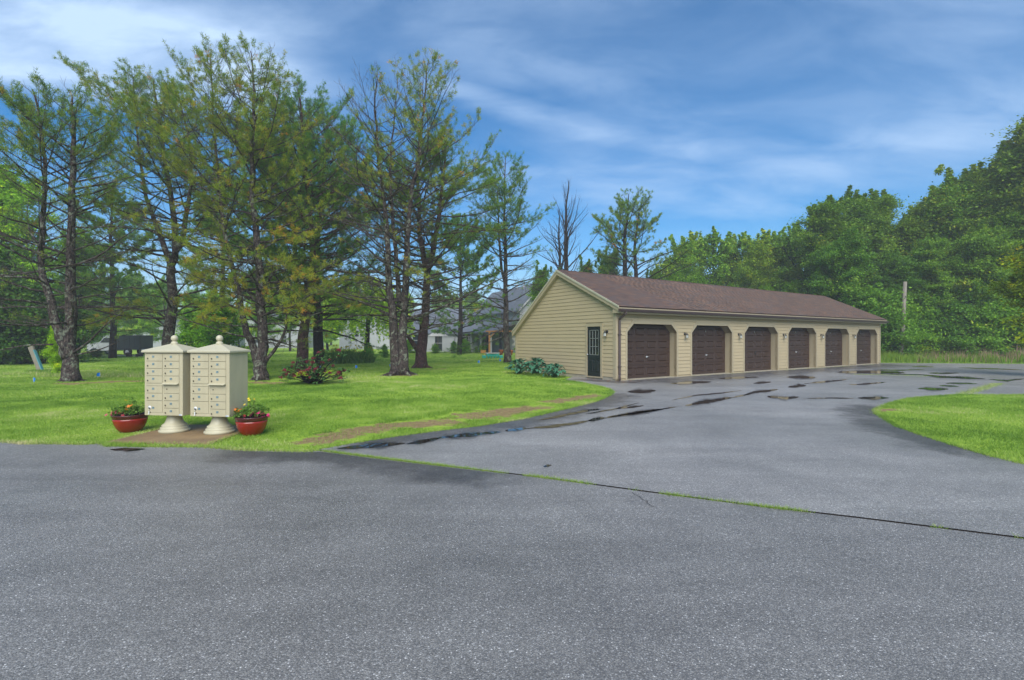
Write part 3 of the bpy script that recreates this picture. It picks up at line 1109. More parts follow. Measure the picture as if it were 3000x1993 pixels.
MB().box(-0.05, 0.0, 0.70, 0.81, 0.12, 2.27).box(-0.05, 0.0, 1.60, 1.69, 0.12, 2.27).box(-0.05, 0.0, 0.81, 1.60, 2.15, 2.27).box(-0.06, 0.06, 0.71, 1.68, 0.07, 0.115).obj('door_casing', TRIM, garage)

# roof: deck, rake and eave boards, gutter, downspout
rf = MB()
th = 0.05
rf.prism([(EAVE_Y, EAVE_Z), (RID_Y, RID_Z), (REAR_Y, REAR_Z), (REAR_Y, REAR_Z - th), (RID_Y, RID_Z - th * 1.2), (EAVE_Y, EAVE_Z - th)], 'x', X0R, X1R)
roof = rf.obj('roof', mat('roof_shingle_rear', (0.085, 0.045, 0.036), 0.9, (0.055, 0.032, 0.028), 9.0), garage)
for xa, xb in ((X0R - 0.022, X0R + 0.006), (X1R - 0.006, X1R + 0.022)):
    rk = MB()
    rk.prism([(EAVE_Y - 0.01, EAVE_Z - 0.02), (RID_Y, RID_Z - 0.02), (RID_Y, RID_Z - 0.22), (EAVE_Y - 0.01, EAVE_Z - 0.20)], 'x', xa, xb)
    rk.prism([(RID_Y, RID_Z - 0.02), (REAR_Y + 0.01, REAR_Z - 0.02), (REAR_Y + 0.01, REAR_Z - 0.24), (RID_Y, RID_Z - 0.22)], 'x', xa, xb)
    rk.obj('rake_board', TRIM, garage)
rk2 = MB()
rk2.prism([(EAVE_Y - 0.02, EAVE_Z + 0.012), (RID_Y, RID_Z + 0.012), (REAR_Y + 0.02, REAR_Z + 0.012), (REAR_Y + 0.02, REAR_Z - 0.06), (RID_Y, RID_Z - 0.072), (EAVE_Y - 0.02, EAVE_Z - 0.06)], 'x', X0R - 0.05, X0R - 0.0225)
rk2.obj('rake_trim', mat('rake_trim_pale', (0.46, 0.44, 0.33), 0.5), garage)
MB().prism([(-0.30, 2.64), (0.0, 2.64), (0.0, 3.02), (EAVE_Y + 0.02, EAVE_Z - 0.05), (EAVE_Y + 0.02, 2.64)], 'x', X0R + 0.007, -0.001).obj('eave_return', TRIM, garage)
so = MB()
so.prism([(0.0, roof_z(0) - 0.22), (RID_Y, RID_Z - 0.24), (RID_Y, RID_Z - 0.21), (0.0, roof_z(0) - 0.19)], 'x', X0R + 0.007, -0.026)
so.prism([(RID_Y, RID_Z - 0.24), (GW + 0.05, roof_z(GW + 0.05) - 0.22), (GW + 0.05, roof_z(GW + 0.05) - 0.19), (RID_Y, RID_Z - 0.21)], 'x', X0R + 0.007, -0.026)
so.box(0.001, X1R - 0.01, EAVE_Y + 0.025, -0.001, 2.622, 2.64)
so.obj('soffit', TRIM, garage)
MB().box(X0R + 0.007, X1R - 0.007, EAVE_Y - 0.004, EAVE_Y + 0.022, 2.64, EAVE_Z - 0.052).obj('fascia', TRIM, garage)
gt = MB()
gprof = [(EAVE_Y - 0.006, 2.79), (EAVE_Y - 0.006, 2.685), (EAVE_Y - 0.075, 2.685), (EAVE_Y - 0.105, 2.74), (EAVE_Y - 0.12, 2.785), (EAVE_Y - 0.12, 2.80), (EAVE_Y - 0.108, 2.80), (EAVE_Y - 0.065, 2.70), (EAVE_Y - 0.02, 2.70), (EAVE_Y - 0.02, 2.79)]
gt.prism(gprof, 'x', X0R - 0.03, X1R + 0.10)
gt.box(X0R - 0.032, X0R - 0.0305, EAVE_Y - 0.118, EAVE_Y - 0.007, 2.69, 2.80)
gt.obj('gutter', GUTTER, garage)
dp = MB()
dp.tube([(0.14, EAVE_Y - 0.06, 2.69), (0.14, EAVE_Y - 0.05, 2.61), (0.13, -0.20, 2.50), (0.12, -0.085, 2.42), (0.12, -0.082, 2.33), (0.12, -0.082, 0.30), (0.12, -0.085, 0.22), (0.05, -0.16, 0.13), (-0.06, -0.27, 0.085)], 0.052, 6, smooth=False)
dp.box(0.05, 0.19, -0.14, -0.025, 1.8, 1.83).box(0.05, 0.19, -0.14, -0.025, 0.55, 0.58)
dp.obj('downspout', GUTTER, garage)

# shingles: the nearest ones singly, the rest as one piece
m_ = bpy.data.materials.new('roof_shingle')
m_.use_nodes = True
t = NT(m_.node_tree)
b = t.n('ShaderNodeBsdfPrincipled')
o = t.n('ShaderNodeOutputMaterial')
t.l(b.outputs[0], o.inputs[0])
oi = t.n('ShaderNodeObjectInfo')
at = t.n('ShaderNodeAttribute')
at.attribute_name = 'tint'
tv = t.m('FRACT', t.m('ADD', at.outputs['Fac'], oi.outputs['Random']))
geo = t.n('ShaderNodeNewGeometry').outputs['Position']
c = t.ramp(tv, [(0.0, (0.070, 0.046, 0.036)), (0.3, (0.135, 0.074, 0.048)), (0.55, (0.095, 0.062, 0.048)), (0.75, (0.078, 0.064, 0.060)), (0.9, (0.165, 0.094, 0.058)), (1.0, (0.062, 0.046, 0.040))])
c = t.mix(1.0, c, t.ramp(t.noise(geo, 0.5, 4.0), [(0.3, 0.92), (0.7, 1.30)]), 'MULTIPLY')
c = t.mix(0.3, c, t.ramp(t.noise(geo, 90.0, 2.0), [(0.2, (0.05, 0.035, 0.030)), (0.8, (0.24, 0.16, 0.135))]))
t.l(c, b.inputs['Base Color'])
b.inputs['Roughness'].default_value = 0.7
b.inputs['Specular IOR Level'].default_value = 0.3
SHINGLE = m_
EXPO = 0.142
sl_len = math.hypot(RID_Y - EAVE_Y, RID_Z - EAVE_Z)
nrow = int(sl_len / EXPO)
EXPO = (sl_len + 0.01) / nrow
ux, uz = (RID_Y - EAVE_Y) / sl_len, (RID_Z - EAVE_Z) / sl_len
SW = 0.33


def shingle_verts(w):
    """x along eave, y up the slope, z out of the roof"""
    v = [(0, -0.012, 0.001), (w, -0.012, 0.001), (w, EXPO + .02, 0.001), (0, EXPO + .02, 0.001),
         (0, -0.012, 0.016), (w, -0.012, 0.016), (w, EXPO + 0.02, 0.004), (0, EXPO + 0.02, 0.004)]
    return v


SFACES = [(4, 5, 6, 7), (0, 1, 5, 4), (1, 2, 6, 5), (3, 0, 4, 7)]
smesh = MB().add(shingle_verts(SW), SFACES).mesh('shingle', SHINGLE)
rot = math.atan2(uz, ux)
rs = random.Random(5)
cands, bulkv, bulkf, bulkt = [], [], [], []
for r in range(nrow):
    off = rs.random() * SW
    x = X0R - 0.02
    first = True
    while x < X1R - 0.02:
        w_ = SW if not first else SW - off * 0.9
        first = False
        if x + w_ > X1R:
            w_ = X1R - x
        cands.append((x, r, w_))
        x += w_
near = set()
order = sorted(range(len(cands)), key=lambda i: cands[i][0] * 0.84 + cands[i][1] * EXPO * 0.45)
for i in order:
    if abs(cands[i][2] - SW) < 1e-6 and len(near) < 280:
        near.add(i)
for i, (x, r, w_) in enumerate(cands):
    y0 = EAVE_Y - 0.015 + r * EXPO * ux
    z0 = EAVE_Z - 0.007 + r * EXPO * uz + 0.002
    if i in near:
        link_mesh('shingle', smesh, roof, (x, y0, z0), (rot, 0, 0))
    else:
        bs = len(bulkv)
        for (a, b_, c_) in shingle_verts(w_):
            bulkv.append((x + a, y0 + b_ * ux - c_ * uz, z0 + b_ * uz + c_ * ux))
        bulkf += [tuple(bs + q for q in f) for f in SFACES]
        bulkt += [rs.random()] * 8
sh = link_mesh('shingles', np_mesh('shingles', np.array(bulkv), np.array(bulkf), SHINGLE, tint=np.array(bulkt)), roof)
sh['kind'] = 'stuff'
rc = MB()
x = X0R
while x < X1R - 0.1:
    rc.prism([(RID_Y - 0.13, RID_Z - 0.13 * SLF + 0.012), (RID_Y, RID_Z + 0.028), (RID_Y + 0.12, RID_Z - 0.12 * SLR + 0.02), (RID_Y, RID_Z + 0.006)], 'x', x, min(x + 0.19, X1R))
    x += 0.2
rc.obj('ridge_cap', RIDGE, garage)

# wall lanterns
lant = {}
lb = MB().lathe([(0.055, -0.012), (0.062, 0.0), (0.05, 0.02), (0.02, 0.03)], 16)
lbm = lb.mesh('backplate', BLACK)
arm = MB().tube([(0, -0.02, 0.0), (0, -0.07, 0.035), (0, -0.12, 0.03), (0, -0.135, 0.0)], 0.012, 8)
armm = arm.mesh('arm', BLACK)
capm = MB().lathe([(0.02, 0.03), (0.03, 0.012), (0.062, -0.03), (0.060, -0.036)], 12).sphere((0, 0, 0.038), 0.014).mesh('lantern_cap', BLACK)
glsm = MB().lathe([(0.046, -0.038), (0.054, -0.155), (0.050, -0.17)], 6, smooth=False).mesh('lantern_glass', LAMPGLASS)
cg = MB()
for k in range(6):
    a = 2 * math.pi * k / 6
    cg.tube([(0.048 * math.cos(a), 0.048 * math.sin(a), -0.036), (0.057 * math.cos(a), 0.057 * math.sin(a), -0.165)], 0.005, 4)
cg.lathe([(0.058, -0.163), (0.060, -0.172), (0.03, -0.182)], 12)
cgm = cg.mesh('lantern_cage', BLACK)


def lantern(x, y, z, rz, label):
    wx, wy = gw(x, y)
    l_ = empty('wall_lantern', (wx, wy, z), GA + rz, label, 'wall lantern', 'lanterns on the garage walls')
    link_mesh('backplate', lbm, l_, (0, -0.012, 0), (math.radians(90), 0, 0))
    link_mesh('arm', armm, l_, (0, 0, 0))
    link_mesh('lantern_cap', capm, l_, (0, -0.135, -0.01))
    link_mesh('lantern_glass', glsm, l_, (0, -0.135, -0.01))
    link_mesh('lantern_cage', cgm, l_, (0, -0.135, -0.01))


lantern(-0.022, 0.44, 1.93, math.radians(-90), 'black wall lantern beside the dark entry door on the gable end')
for k, nm in enumerate(('first and second', 'second and third', 'third and fourth', 'fourth and fifth', 'fifth and sixth')):
    lantern(0.6 + PER * k + OW + 0.52, -0.022, 1.86, 0, 'black wall lantern between the %s garage doors' % nm)

# ================================================================ MAILBOXES
W_, D_, ZB, ZTOP = 0.73, 0.457, 0.335, 1.415


def text_mesh(s, size, material, name):
    cu = bpy.data.curves.new(name, 'FONT')
    cu.body = s
    cu.size = size
    cu.align_x = 'CENTER'
    cu.align_y = 'CENTER'
    cu.extrude = 0.0004
    cu.resolution_u = 2
    ob = bpy.data.objects.new(name, cu)
    COL.objects.link(ob)
    bpy.context.view_layer.update()
    me = bpy.data.meshes.new_from_object(ob.evaluated_get(bpy.context.evaluated_depsgraph_get()))
    vs = [v.co.copy() for v in me.vertices]
    fs = [tuple(p.vertices) for p in me.polygons]
    bpy.data.objects.remove(ob)
    bpy.data.curves.remove(cu)
    bpy.data.meshes.remove(me)
    return vs, fs


def number_tag(s):
    m_ = MB()
    m_.box(-0.021, 0.021, -0.003, 0, -0.018, 0.018, 0)
    vs, fs = text_mesh(s, 0.036, None, 'number')
    m_.add([(v.x, -0.0036 - v.z, v.y) for v in vs], fs, 1)
    return m_.mesh('number_tag', [TAGPLATE, TAGINK])


# local frame: x along the front, front face at y = 0 facing -y, origin at pedestal foot centre of the box
mailbox = empty('mailbox_cluster', (0, 0, 0.022))
cab = MB()
x0, x1 = -W_ / 2, W_ / 2
cab.box(x0, x1, -D_ / 2 + 0.012, D_ / 2, ZB - 0.022, ZTOP - 0.022)
fr = -D_ / 2
zb0, zt0 = ZB - 0.022, ZTOP - 0.022
cab.box(x0, x0 + 0.035, fr, fr + 0.0115, zb0, zt0).box(x1 - 0.065, x1, fr, fr + 0.0115, zb0, zt0)
cab.box(x0 + 0.035, x1 - 0.065, fr, fr + 0.0115, zb0, zb0 + 0.05).box(x0 + 0.035, x1 - 0.065, fr, fr + 0.0115, zt0 - 0.02, zt0)
cxm = x0 + 0.345
cab.box(cxm, cxm + 0.03, fr, fr + 0.0115, zb0 + 0.05, zt0 - 0.02)
cab.obj('cabinet', CREAM, mailbox, bevel=0.003)
cp = MB()
ov = 0.035
ze = zt0
prof = [(-W_ / 2 - ov, -D_ / 2 - ov), (W_ / 2 + ov, -D_ / 2 - ov), (W_ / 2 + ov, D_ / 2 + ov), (-W_ / 2 - ov, D_ / 2 + ov)]
vb = [(x, y, ze) for x, y in prof] + [(x, y, ze + 0.03) for x, y in prof] + [(x * 0.985, y * 0.975, ze + 0.038) for x, y in prof]
# slightly bell-shaped hip roof
vb += [(x * 0.50, y * 0.50, ze + 0.100) for x, y in prof] + [(x * 0.10, y * 0.14, ze + 0.148) for x, y in prof]
fb = [(3, 2, 1, 0)]
for lv in range(4):
    for k in range(4):
        j = (k + 1) % 4
        fb.append((lv * 4 + k, lv * 4 + j, lv * 4 + 4 + j, lv * 4 + 4 + k))
fb.append((16, 17, 18, 19))
cp.add(vb, fb)
cap = cp.obj('cap_roof', CREAM2, mailbox, bevel=0.004)
fn = MB().lathe([(0.058, ze + 0.140), (0.058, ze + 0.160), (0.050, ze + 0.163), (0.050, ze + 0.180), (0.036, ze + 0.185), (0.030, ze + 0.195)], 20)
fn.sphere((0, 0, ze + 0.243), 0.056, 20, 12)
fn.obj('finial', CREAM2, cap)
pd = MB()
pprof = [(0.235, 0.0), (0.240, 0.034), (0.232, 0.044), (0.205, 0.047), (0.214, 0.074), (0.208, 0.088), (0.182, 0.091), (0.192, 0.116), (0.186, 0.13),
         (0.165, 0.142), (0.145, 0.165), (0.130, 0.20), (0.118, 0.24), (0.110, 0.28), (0.108, zb0)]
pd.lathe(pprof, 36)
pd.obj('pedestal', CREAM2, mailbox)

lkm = MB().lathe([(0.011, 0.0), (0.011, 0.006), (0.007, 0.008)], 10).box(-0.003, 0.011, -0.016, 0.003, 0.001, 0.007).mesh('lock', LOCK)
DH = 0.081
# heights of the door rows, measured down from the top
rows_l = [(0.026 + 0.0855 * 2 * 0.75 * i, None) for i in range(4)]
pitch = 0.1265
ztop_d = zt0 - 0.022


def mail_door(xa, xb, za, zb_, num):
    d_ = MB().box(xa + 0.002, xb - 0.002, fr - 0.004, fr + 0.0115, za + 0.0035, zb_ - 0.0035).obj('mail_door', CREAM, mailbox, bevel=0.002)
    link_mesh('lock', lkm, d_, (xa + 0.028, fr - 0.0045, (za + zb_) / 2 - 0.014), (math.radians(90), 0, 0))
    if num:
        link_mesh('number_tag', TAGS[num], d_, (xa + 0.135, fr - 0.005, (za + zb_) / 2 + 0.014))
    return d_


TAGS = {s: number_tag(s) for s in [str(i) for i in range(1, 14)] + ['1P']}
lx0, lx1, rx0, rx1 = x0 + 0.035, cxm, cxm + 0.03, x1 - 0.065
zc_ = ztop_d
for i in range(4):
    mail_door(lx0, lx1, zc_ - pitch * (i + 1), zc_ - pitch * i, str(i + 1))
    mail_door(rx0, rx1, zc_ - pitch * (i + 1), zc_ - pitch * i, str(i + 7))
z4 = zc_ - pitch * 4
MB().box(lx0 + 0.001, lx1 - 0.001, fr - 0.002, fr + 0.0115, z4 - 0.042, z4 - 0.002).obj('blank_panel', CREAM, mailbox)
z5 = z4 - 0.044
mail_door(lx0, lx1, z5 - pitch, z5, '5')
mail_door(lx0, lx1, z5 - pitch * 2, z5 - pitch, '6')
hd = MB()
hd.prism([(fr - 0.055, z4 - 0.014), (fr - 0.055, z4 - 0.008), (fr, z4 + 0.012), (fr + 0.011, z4 + 0.012), (fr + 0.011, z4 - 0.014)], 'x', rx0 - 0.015, rx1 - 0.002)
hd.obj('slot_hood', CREAM2, mailbox)
og = MB().box(rx0 + 0.002, rx1 - 0.002, fr - 0.001, fr + 0.0115, z5 - pitch + 0.0035, z4 - 0.016).obj('outgoing_door', CREAM, mailbox, bevel=0.002)
link_mesh('lock', MB().lathe([(0.010, 0.0), (0.010, 0.005), (0.006, 0.006)], 12).mesh('lock', LOCK), og, (rx0 + 0.055, fr - 0.0015, z5 - pitch * 0.42), (math.radians(90), 0, 0))
for i in range(3):
    mail_door(rx0, rx1, z5 - pitch * (i + 2), z5 - pitch * (i + 1), str(11 + i))
pz0 = zb0 + 0.052
pdoor = MB().box(lx0 + 0.002, lx1 - 0.002, fr - 0.004, fr + 0.0115, pz0, z5 - pitch * 2 - 0.0035).obj('parcel_door', CREAM, mailbox, bevel=0.002)
pzc = z5 - pitch * 2 - 0.125
link_mesh('number_tag', TAGS['1P'], pdoor, (lx0 + 0.135, fr - 0.005, pzc))
lp = MB().lathe([(0.030, 0.0), (0.030, 0.003), (0.012, 0.004), (0.012, 0.010)], 18)
lp.obj('lock_plate', PAPER, pdoor, (lx0 + 0.068, fr - 0.0045, pzc + 0.004), (math.radians(90), 0, 0))
link_mesh('lock', lkm, pdoor, (lx0 + 0.068, fr - 0.0145, pzc + 0.0), (math.radians(90), 0, 0))
MB().tube([(lx0 + 0.066, fr - 0.015, pzc - 0.01), (lx0 + 0.058, fr - 0.012, pzc - 0.055)], 0.003, 5).box(lx0 + 0.048, lx0 + 0.066, fr - 0.012, fr - 0.009, pzc - 0.115, pzc - 0.055).obj('key_fob', PAPER, pdoor)
link_mesh('keyhole', MB().lathe([(0.010, 0.0), (0.010, 0.003)], 10).mesh('keyhole', LOCK), pdoor, (lx0 + 0.078, fr - 0.0045, pzc - 0.075), (math.radians(90), 0, 0))
# maker's strip at the lower right: two short blue words too small to read
st = MB().box(x1 - 0.175, x1 - 0.015, fr - 0.002, fr - 0.0002, zb0 + 0.006, zb0 + 0.028, 0)
xx = x1 - 0.168
for k, wd in enumerate((0.012, 0.010, 0.012, 0.008, 0.012, 0.0, 0.010, 0.012, 0.010, 0.012, 0.009)):
    if wd:
        st.box(xx, xx + wd * 0.8, fr - 0.0030, fr - 0.0021, zb0 + 0.011, zb0 + 0.023, 1)
    xx += wd + 0.002 if wd else 0.012
st.obj('label_strip', [PAPER, BLUEINK], mailbox)

mailbox.location = (-5.935, 8.62, 0.022)
mailbox.rotation_euler = (0, 0, math.radians(-8))
tag(mailbox, 'cream pedestal mailbox unit on the left, partly behind its twin', 'mailbox', 'pedestal mailbox units')
mb2 = copy_tree(mailbox)
mb2.location = (-5.07, 8.50, 0.022)
mb2['label'] = 'cream pedestal mailbox unit on the right, its plain side panel in full view'

# ================================================================ TREES
def smooth_path(pts, n_per=3):
    """Catmull-Rom through 3-D points"""
    pts = [np.array(p, float) for p in pts]
    out = []
    for i in range(len(pts) - 1):
        p0, p1, p2, p3 = pts[max(i - 1, 0)], pts[i], pts[i + 1], pts[min(i + 2, len(pts) - 1)]
        for k in range(n_per):
            t_ = k / n_per
            out.append(0.5 * ((2 * p1) + (p2 - p0) * t_ + (2 * p0 - 5 * p1 + 4 * p2 - p3) * t_ ** 2 + (3 * p1 - p0 - 3 * p2 + p3) * t_ ** 3))
    out.append(pts[-1])
    return np.array(out)


def rot_about(v, axis, ang):
    axis = unit(axis)
    c, s_ = np.cos(ang), np.sin(ang)
    return v * c + np.cross(axis, v) * s_ + axis * (axis @ v) * (1 - c)


class Pine:
    """a pine drawn branch by branch: stems, limbs, side shoots, twigs and needle tufts"""
    def __init__(self, seed):
        self.r = np.random.RandomState(seed)
        self.stem = MB()
        self.limb = MB()
        self.t0, self.t1, self.tr = [], [], []          # twig segments
        self.np_, self.nd, self.nt = [], [], []          # needle tufts

    def add_stem(self, px, Y, r0, r1, dy=0.0, flare=1.0):
        n = len(px)
        pts = [P(x, y, Y + dy * i / max(n - 1, 1)) for i, (x, y) in enumerate(px)]
        path = smooth_path(pts, 3)
        path[1:-1] += self.r.normal(0, 0.025, (len(path) - 2, 3)) * np.array([1, 1, 0])
        u = np.linspace(0, 1, len(path))
        rad = r0 + (r1 - r0) * u ** 0.85
        if flare > 1:
            hgt = path[:, 2] - path[0, 2]
            rad = rad * (1 + (flare - 1) * np.exp(-hgt / 0.22))
        self.stem.tube(path, rad, 10)
        return path, rad

    def twig(self, a, b, r):
        self.t0.append(a)
        self.t1.append(b)
        self.tr.append(r)

    def tuft(self, p, d, tint):
        self.np_.append(p)
        self.nd.append(d)
        self.nt.append(tint)

    def add_limb(self, p, d, L, r, live, tint, up=0.05, dens=1.0, path=None, spread=1.0, side=0.30):
        R = self.r
        if path is None:
            n = 6
            pts = [p]
            dd = unit(d)
            for i in range(n):
                dd = unit(dd + R.normal(0, 0.10, 3) + np.array([0, 0, up]))
                pts.append(pts[-1] + dd * L / n)
            pts = np.array(pts)
        else:
            pts = path
            n = len(pts) - 1
        rad = r * (1 - np.linspace(0, 1, n + 1) ** 0.9 * 0.85)
        self.limb.tube(pts, rad, 5)
        # side shoots
        m = max(3, int(L / 0.21 * dens))
        us = np.linspace(0.22, 0.99, m) + R.uniform(-0.02, 0.02, m)
        sgn = 1 if R.rand() < 0.5 else -1
        for u in np.clip(us, 0, 1):
            f = u * n
            i = min(int(f), n - 1)
            q = pts[i] + (pts[i + 1] - pts[i]) * (f - i)
            ax = unit(pts[i + 1] - pts[i])
            sgn = -sgn
            sl = (side * L * (1.05 - u) + 0.22) * R.uniform(0.6, 1.25) * spread
            ang = R.uniform(0.6, 1.05) * sgn
            sd = rot_about(ax, np.array([R.normal(0, .25), R.normal(0, .25), 1.0]), ang)
            sd = unit(sd + np.array([0, 0, R.normal(0.06, 0.16)]))
            mid = q + sd * sl * 0.5
            sd2 = unit(sd + np.array([0, 0, 0.10]) + R.normal(0, .12, 3))
            end = mid + sd2 * sl * 0.5
            tr = max(0.005, r * 0.20 * (1.2 - u))
            self.twig(q, mid, tr)
            self.twig(mid, end, tr * 0.7)
            lv = live * (0.16 + 0.88 * u)
            if R.rand() < 0.15:
                lv *= 0.25
            k = max(2, int(sl / 0.105))
            for w in np.linspace(0.3, 1.0, k):
                b_ = q + (mid - q) * (w * 2) if w < 0.5 else mid + (end - mid) * (w * 2 - 1)
                td = unit(rot_about(sd2, np.array([0, 0, 1.0]), R.uniform(-1, 1)) + R.normal(0, .3, 3) + np.array([0, 0, 0.18]))
                tl = R.uniform(0.10, 0.24)
                e = b_ + td * tl
                if R.rand() < 0.75:
                    self.twig(b_, e, 0.0045)
                if R.rand() < lv:
                    tv = np.clip(tint + R.normal(0, 0.16), 0, 0.95)
                    if R.rand() < 0.006:
                        tv = 1.0
                    self.tuft(e, td, tv)
                    self.tuft(b_ + td * tl * 0.5 + R.normal(0, .03, 3), td, tv)
                    if R.rand() < 0.35:
                        self.tuft(b_ + R.normal(0, .05, 3), td, tv)

    def crown(self, path, rad, h0, Lmax, live0=0.25, live1=0.5, step=0.33, per=2.2, tint=0.45, top=0.18, live=1.0, profile=None, dens=1.25, azim=None, low_live=0.04, elev0=0.02, elev1=0.72, side=0.36):
        R = self.r
        z0, z1 = path[0, 2], path[-1, 2]
        h = h0
        while h < 1.0:
            nn = int(per) + (R.rand() < per % 1)
            base = R.rand() * 6.28
            for k in range(nn):
                hh = min(h + R.uniform(-0.012, 0.012), 0.995)
                zz = z0 + (z1 - z0) * hh
                i = min(np.searchsorted(path[:, 2], zz), len(path) - 1)
                p = path[max(i - 1, 0)] + (path[i] - path[max(i - 1, 0)]) * np.clip((zz - path[max(i - 1, 0), 2]) / (path[i, 2] - path[max(i - 1, 0), 2] + 1e-6), 0, 1)
                a = base + k * 6.28 / max(nn, 1) + R.uniform(-0.5, 0.5)
                if azim is not None:
                    a = R.normal(azim[0], azim[1])
                el_ = elev0 + (elev1 - elev0) * hh ** 1.6 + R.normal(0, 0.12)
                pr = profile(hh) if profile else (min(1.0, 0.75 + hh) if hh < 0.55 else 1.0 - ((hh - 0.55) / 0.45) ** 1.3 * (1 - top))
                L = 1.27 * Lmax * pr * R.uniform(0.6, 1.2)
                if hh > 0.6:
                    L = min(L, 0.72 * (z1 - zz + 0.10) / max(math.sin(el_) + 0.16, 0.25) + 0.12)
                d = np.array([math.cos(a) * math.cos(el_), math.sin(a) * math.cos(el_), math.sin(el_)])
                f = np.clip((hh - live0) / max(live1 - live0, 1e-3), 0, 1)
                lv = live * (low_live + (1 - low_live) * f)
                if R.rand() < 0.12:
                    lv *= 0.3
                rr = max(0.010, min(rad[max(i - 1, 0)] * 0.42, 0.013 * L + 0.006))
                self.add_limb(p, d, L, rr, lv, tint, up=0.03 + 0.05 * f, dens=dens * (0.75 + 0.25 * f), side=side)
            h += step / (z1 - z0) * R.uniform(0.7, 1.3)

    def build(self, name, label, cat, base, bark, group=None, nlen=0.125, nwid=0.0085, nper=15, color=(1, 1, 1), twigmat=None, needles=None):
        R = self.r
        bx = np.array(base, float)
        root = empty(name, tuple(bx), 0, label, cat, group)
        for mb, nm, mt in ((self.stem, 'trunk', bark), (self.limb, 'limbs', bark)):
            if not mb.v:
                continue
            mb.v = [tuple(np.array(v) - bx) for v in mb.v]
            me = bpy.data.meshes.new(nm)
            me.from_pydata(mb.v, [], mb.f)
            me.materials.append(mt)
            me.polygons.foreach_set('use_smooth', mb.sm)
            link_mesh(nm, me, root)
        if self.t0:
            p0, p1, r_ = np.array(self.t0) - bx, np.array(self.t1) - bx, np.array(self.tr)
            v, f = frusta(p0, p1, r_, r_ * 0.55, 3)
            o_ = link_mesh('twigs', np_mesh('twigs', v, f, twigmat or TWIG), root)
            o_['kind'] = 'stuff'
        if self.np_:
            p, d, tn = np.array(self.np_) - bx, np.array(self.nd), np.array(self.nt)
            n = len(p)
            P_ = np.repeat(p, nper, 0)
            D = unit(np.repeat(d, nper, 0) * 0.75 + R.normal(0, 0.62, (n * nper, 3)))
            ln = R.uniform(0.7, 1.2, n * nper)[:, None] * nlen
            sd = unit(np.cross(D, R.normal(0, 1, (n * nper, 3)))) * nwid
            P_ = P_ + R.normal(0, 0.035, P_.shape)
            v = np.stack([P_ - sd, P_ + sd, P_ + D * ln], 1).reshape(-1, 3)
            f = np.arange(n * nper * 3).reshape(-1, 3)
            tt = np.repeat(np.clip(np.repeat(tn, nper) + R.normal(0, 0.07, n * nper), 0, 1), 3)
            o_ = link_mesh('crown', np_mesh('crown', v, f, needles or NEEDLE, tint=tt), root)
            o_['kind'] = 'stuff'
            o_.color = (*color, 1)
        self.count = len(self.np_)
        return root


def roots(pine, base, r, n=5):
    for k in range(n):
        a = k * 6.28 / n + pine.r.uniform(-.4, .4)
        L = r * pine.r.uniform(1.6, 2.6)
        c, s_ = math.cos(a), math.sin(a)
        b_ = np.array(base)
        pine.stem.tube([b_ + (c * r * .55, s_ * r * .55, .22), b_ + (c * r * 1.1, s_ * r * 1.1, .06), b_ + (c * L, s_ * L, -.05)], [r * .32, r * .22, r * .08], 6)


def limb_px(pn, px, Y0, Y1, r, live, tint, dens=1.0, spread=1.0, side=0.2):
    pts = smooth_path([P(x, y, Y0 + (Y1 - Y0) * i / (len(px) - 1)) for i, (x, y) in enumerate(px)], 3)
    L = float(np.sum(np.linalg.norm(pts[1:] - pts[:-1], axis=1)))
    pn.add_limb(pts[0], None, L, r, live, tint, dens=dens, path=pts, spread=spread, side=side)


PINEGRP = 'pines standing in the lawn'
# --- twin-stemmed pine at the far left
t1 = Pine(1)
a, ra = t1.add_stem([(207, 1121), (205, 1060), (203, 1010), (207, 880), (210, 760), (209, 600), (216, 450), (212, 340), (205, 266)], 18.95, 0.30, 0.025, flare=1.3)
b, rb = t1.add_stem([(200, 1050), (180, 990), (157, 930), (143, 860), (120, 790), (122, 700), (132, 560), (125, 430), (108, 310), (94, 262)], 18.9, 0.20, 0.02, dy=-0.4)
roots(t1, a[0], 0.3)
for pth, rd in ((a, ra), (b, rb)):
    t1.crown(pth, rd, 0.20, 2.7, 0.40, 0.78, 0.38, 2.3, 0.45, 0.30, live=0.72)
limb_px(t1, [(215, 1035), (262, 1000), (312, 950), (372, 905)], 18.9, 18.2, 0.06, 0.05, 0.4)
limb_px(t1, [(222, 1040), (290, 1025), (350, 1000)], 18.9, 18.6, 0.045, 0.05, 0.4, 0.7)
limb_px(t1, [(155, 1010), (80, 1012), (0, 1026), (-60, 1040)], 18.8, 18.2, 0.04, 0.02, 0.4, 0.5)
limb_px(t1, [(140, 962), (80, 945), (0, 938), (-60, 930)], 18.8, 18.2, 0.04, 0.02, 0.4, 0.8)
t1.build('pine_tree', 'twin stemmed lichen covered pine at the far left of the lawn', 'pine tree', a[0], BARK, PINEGRP, color=(1.0, 1.0, 1.0))

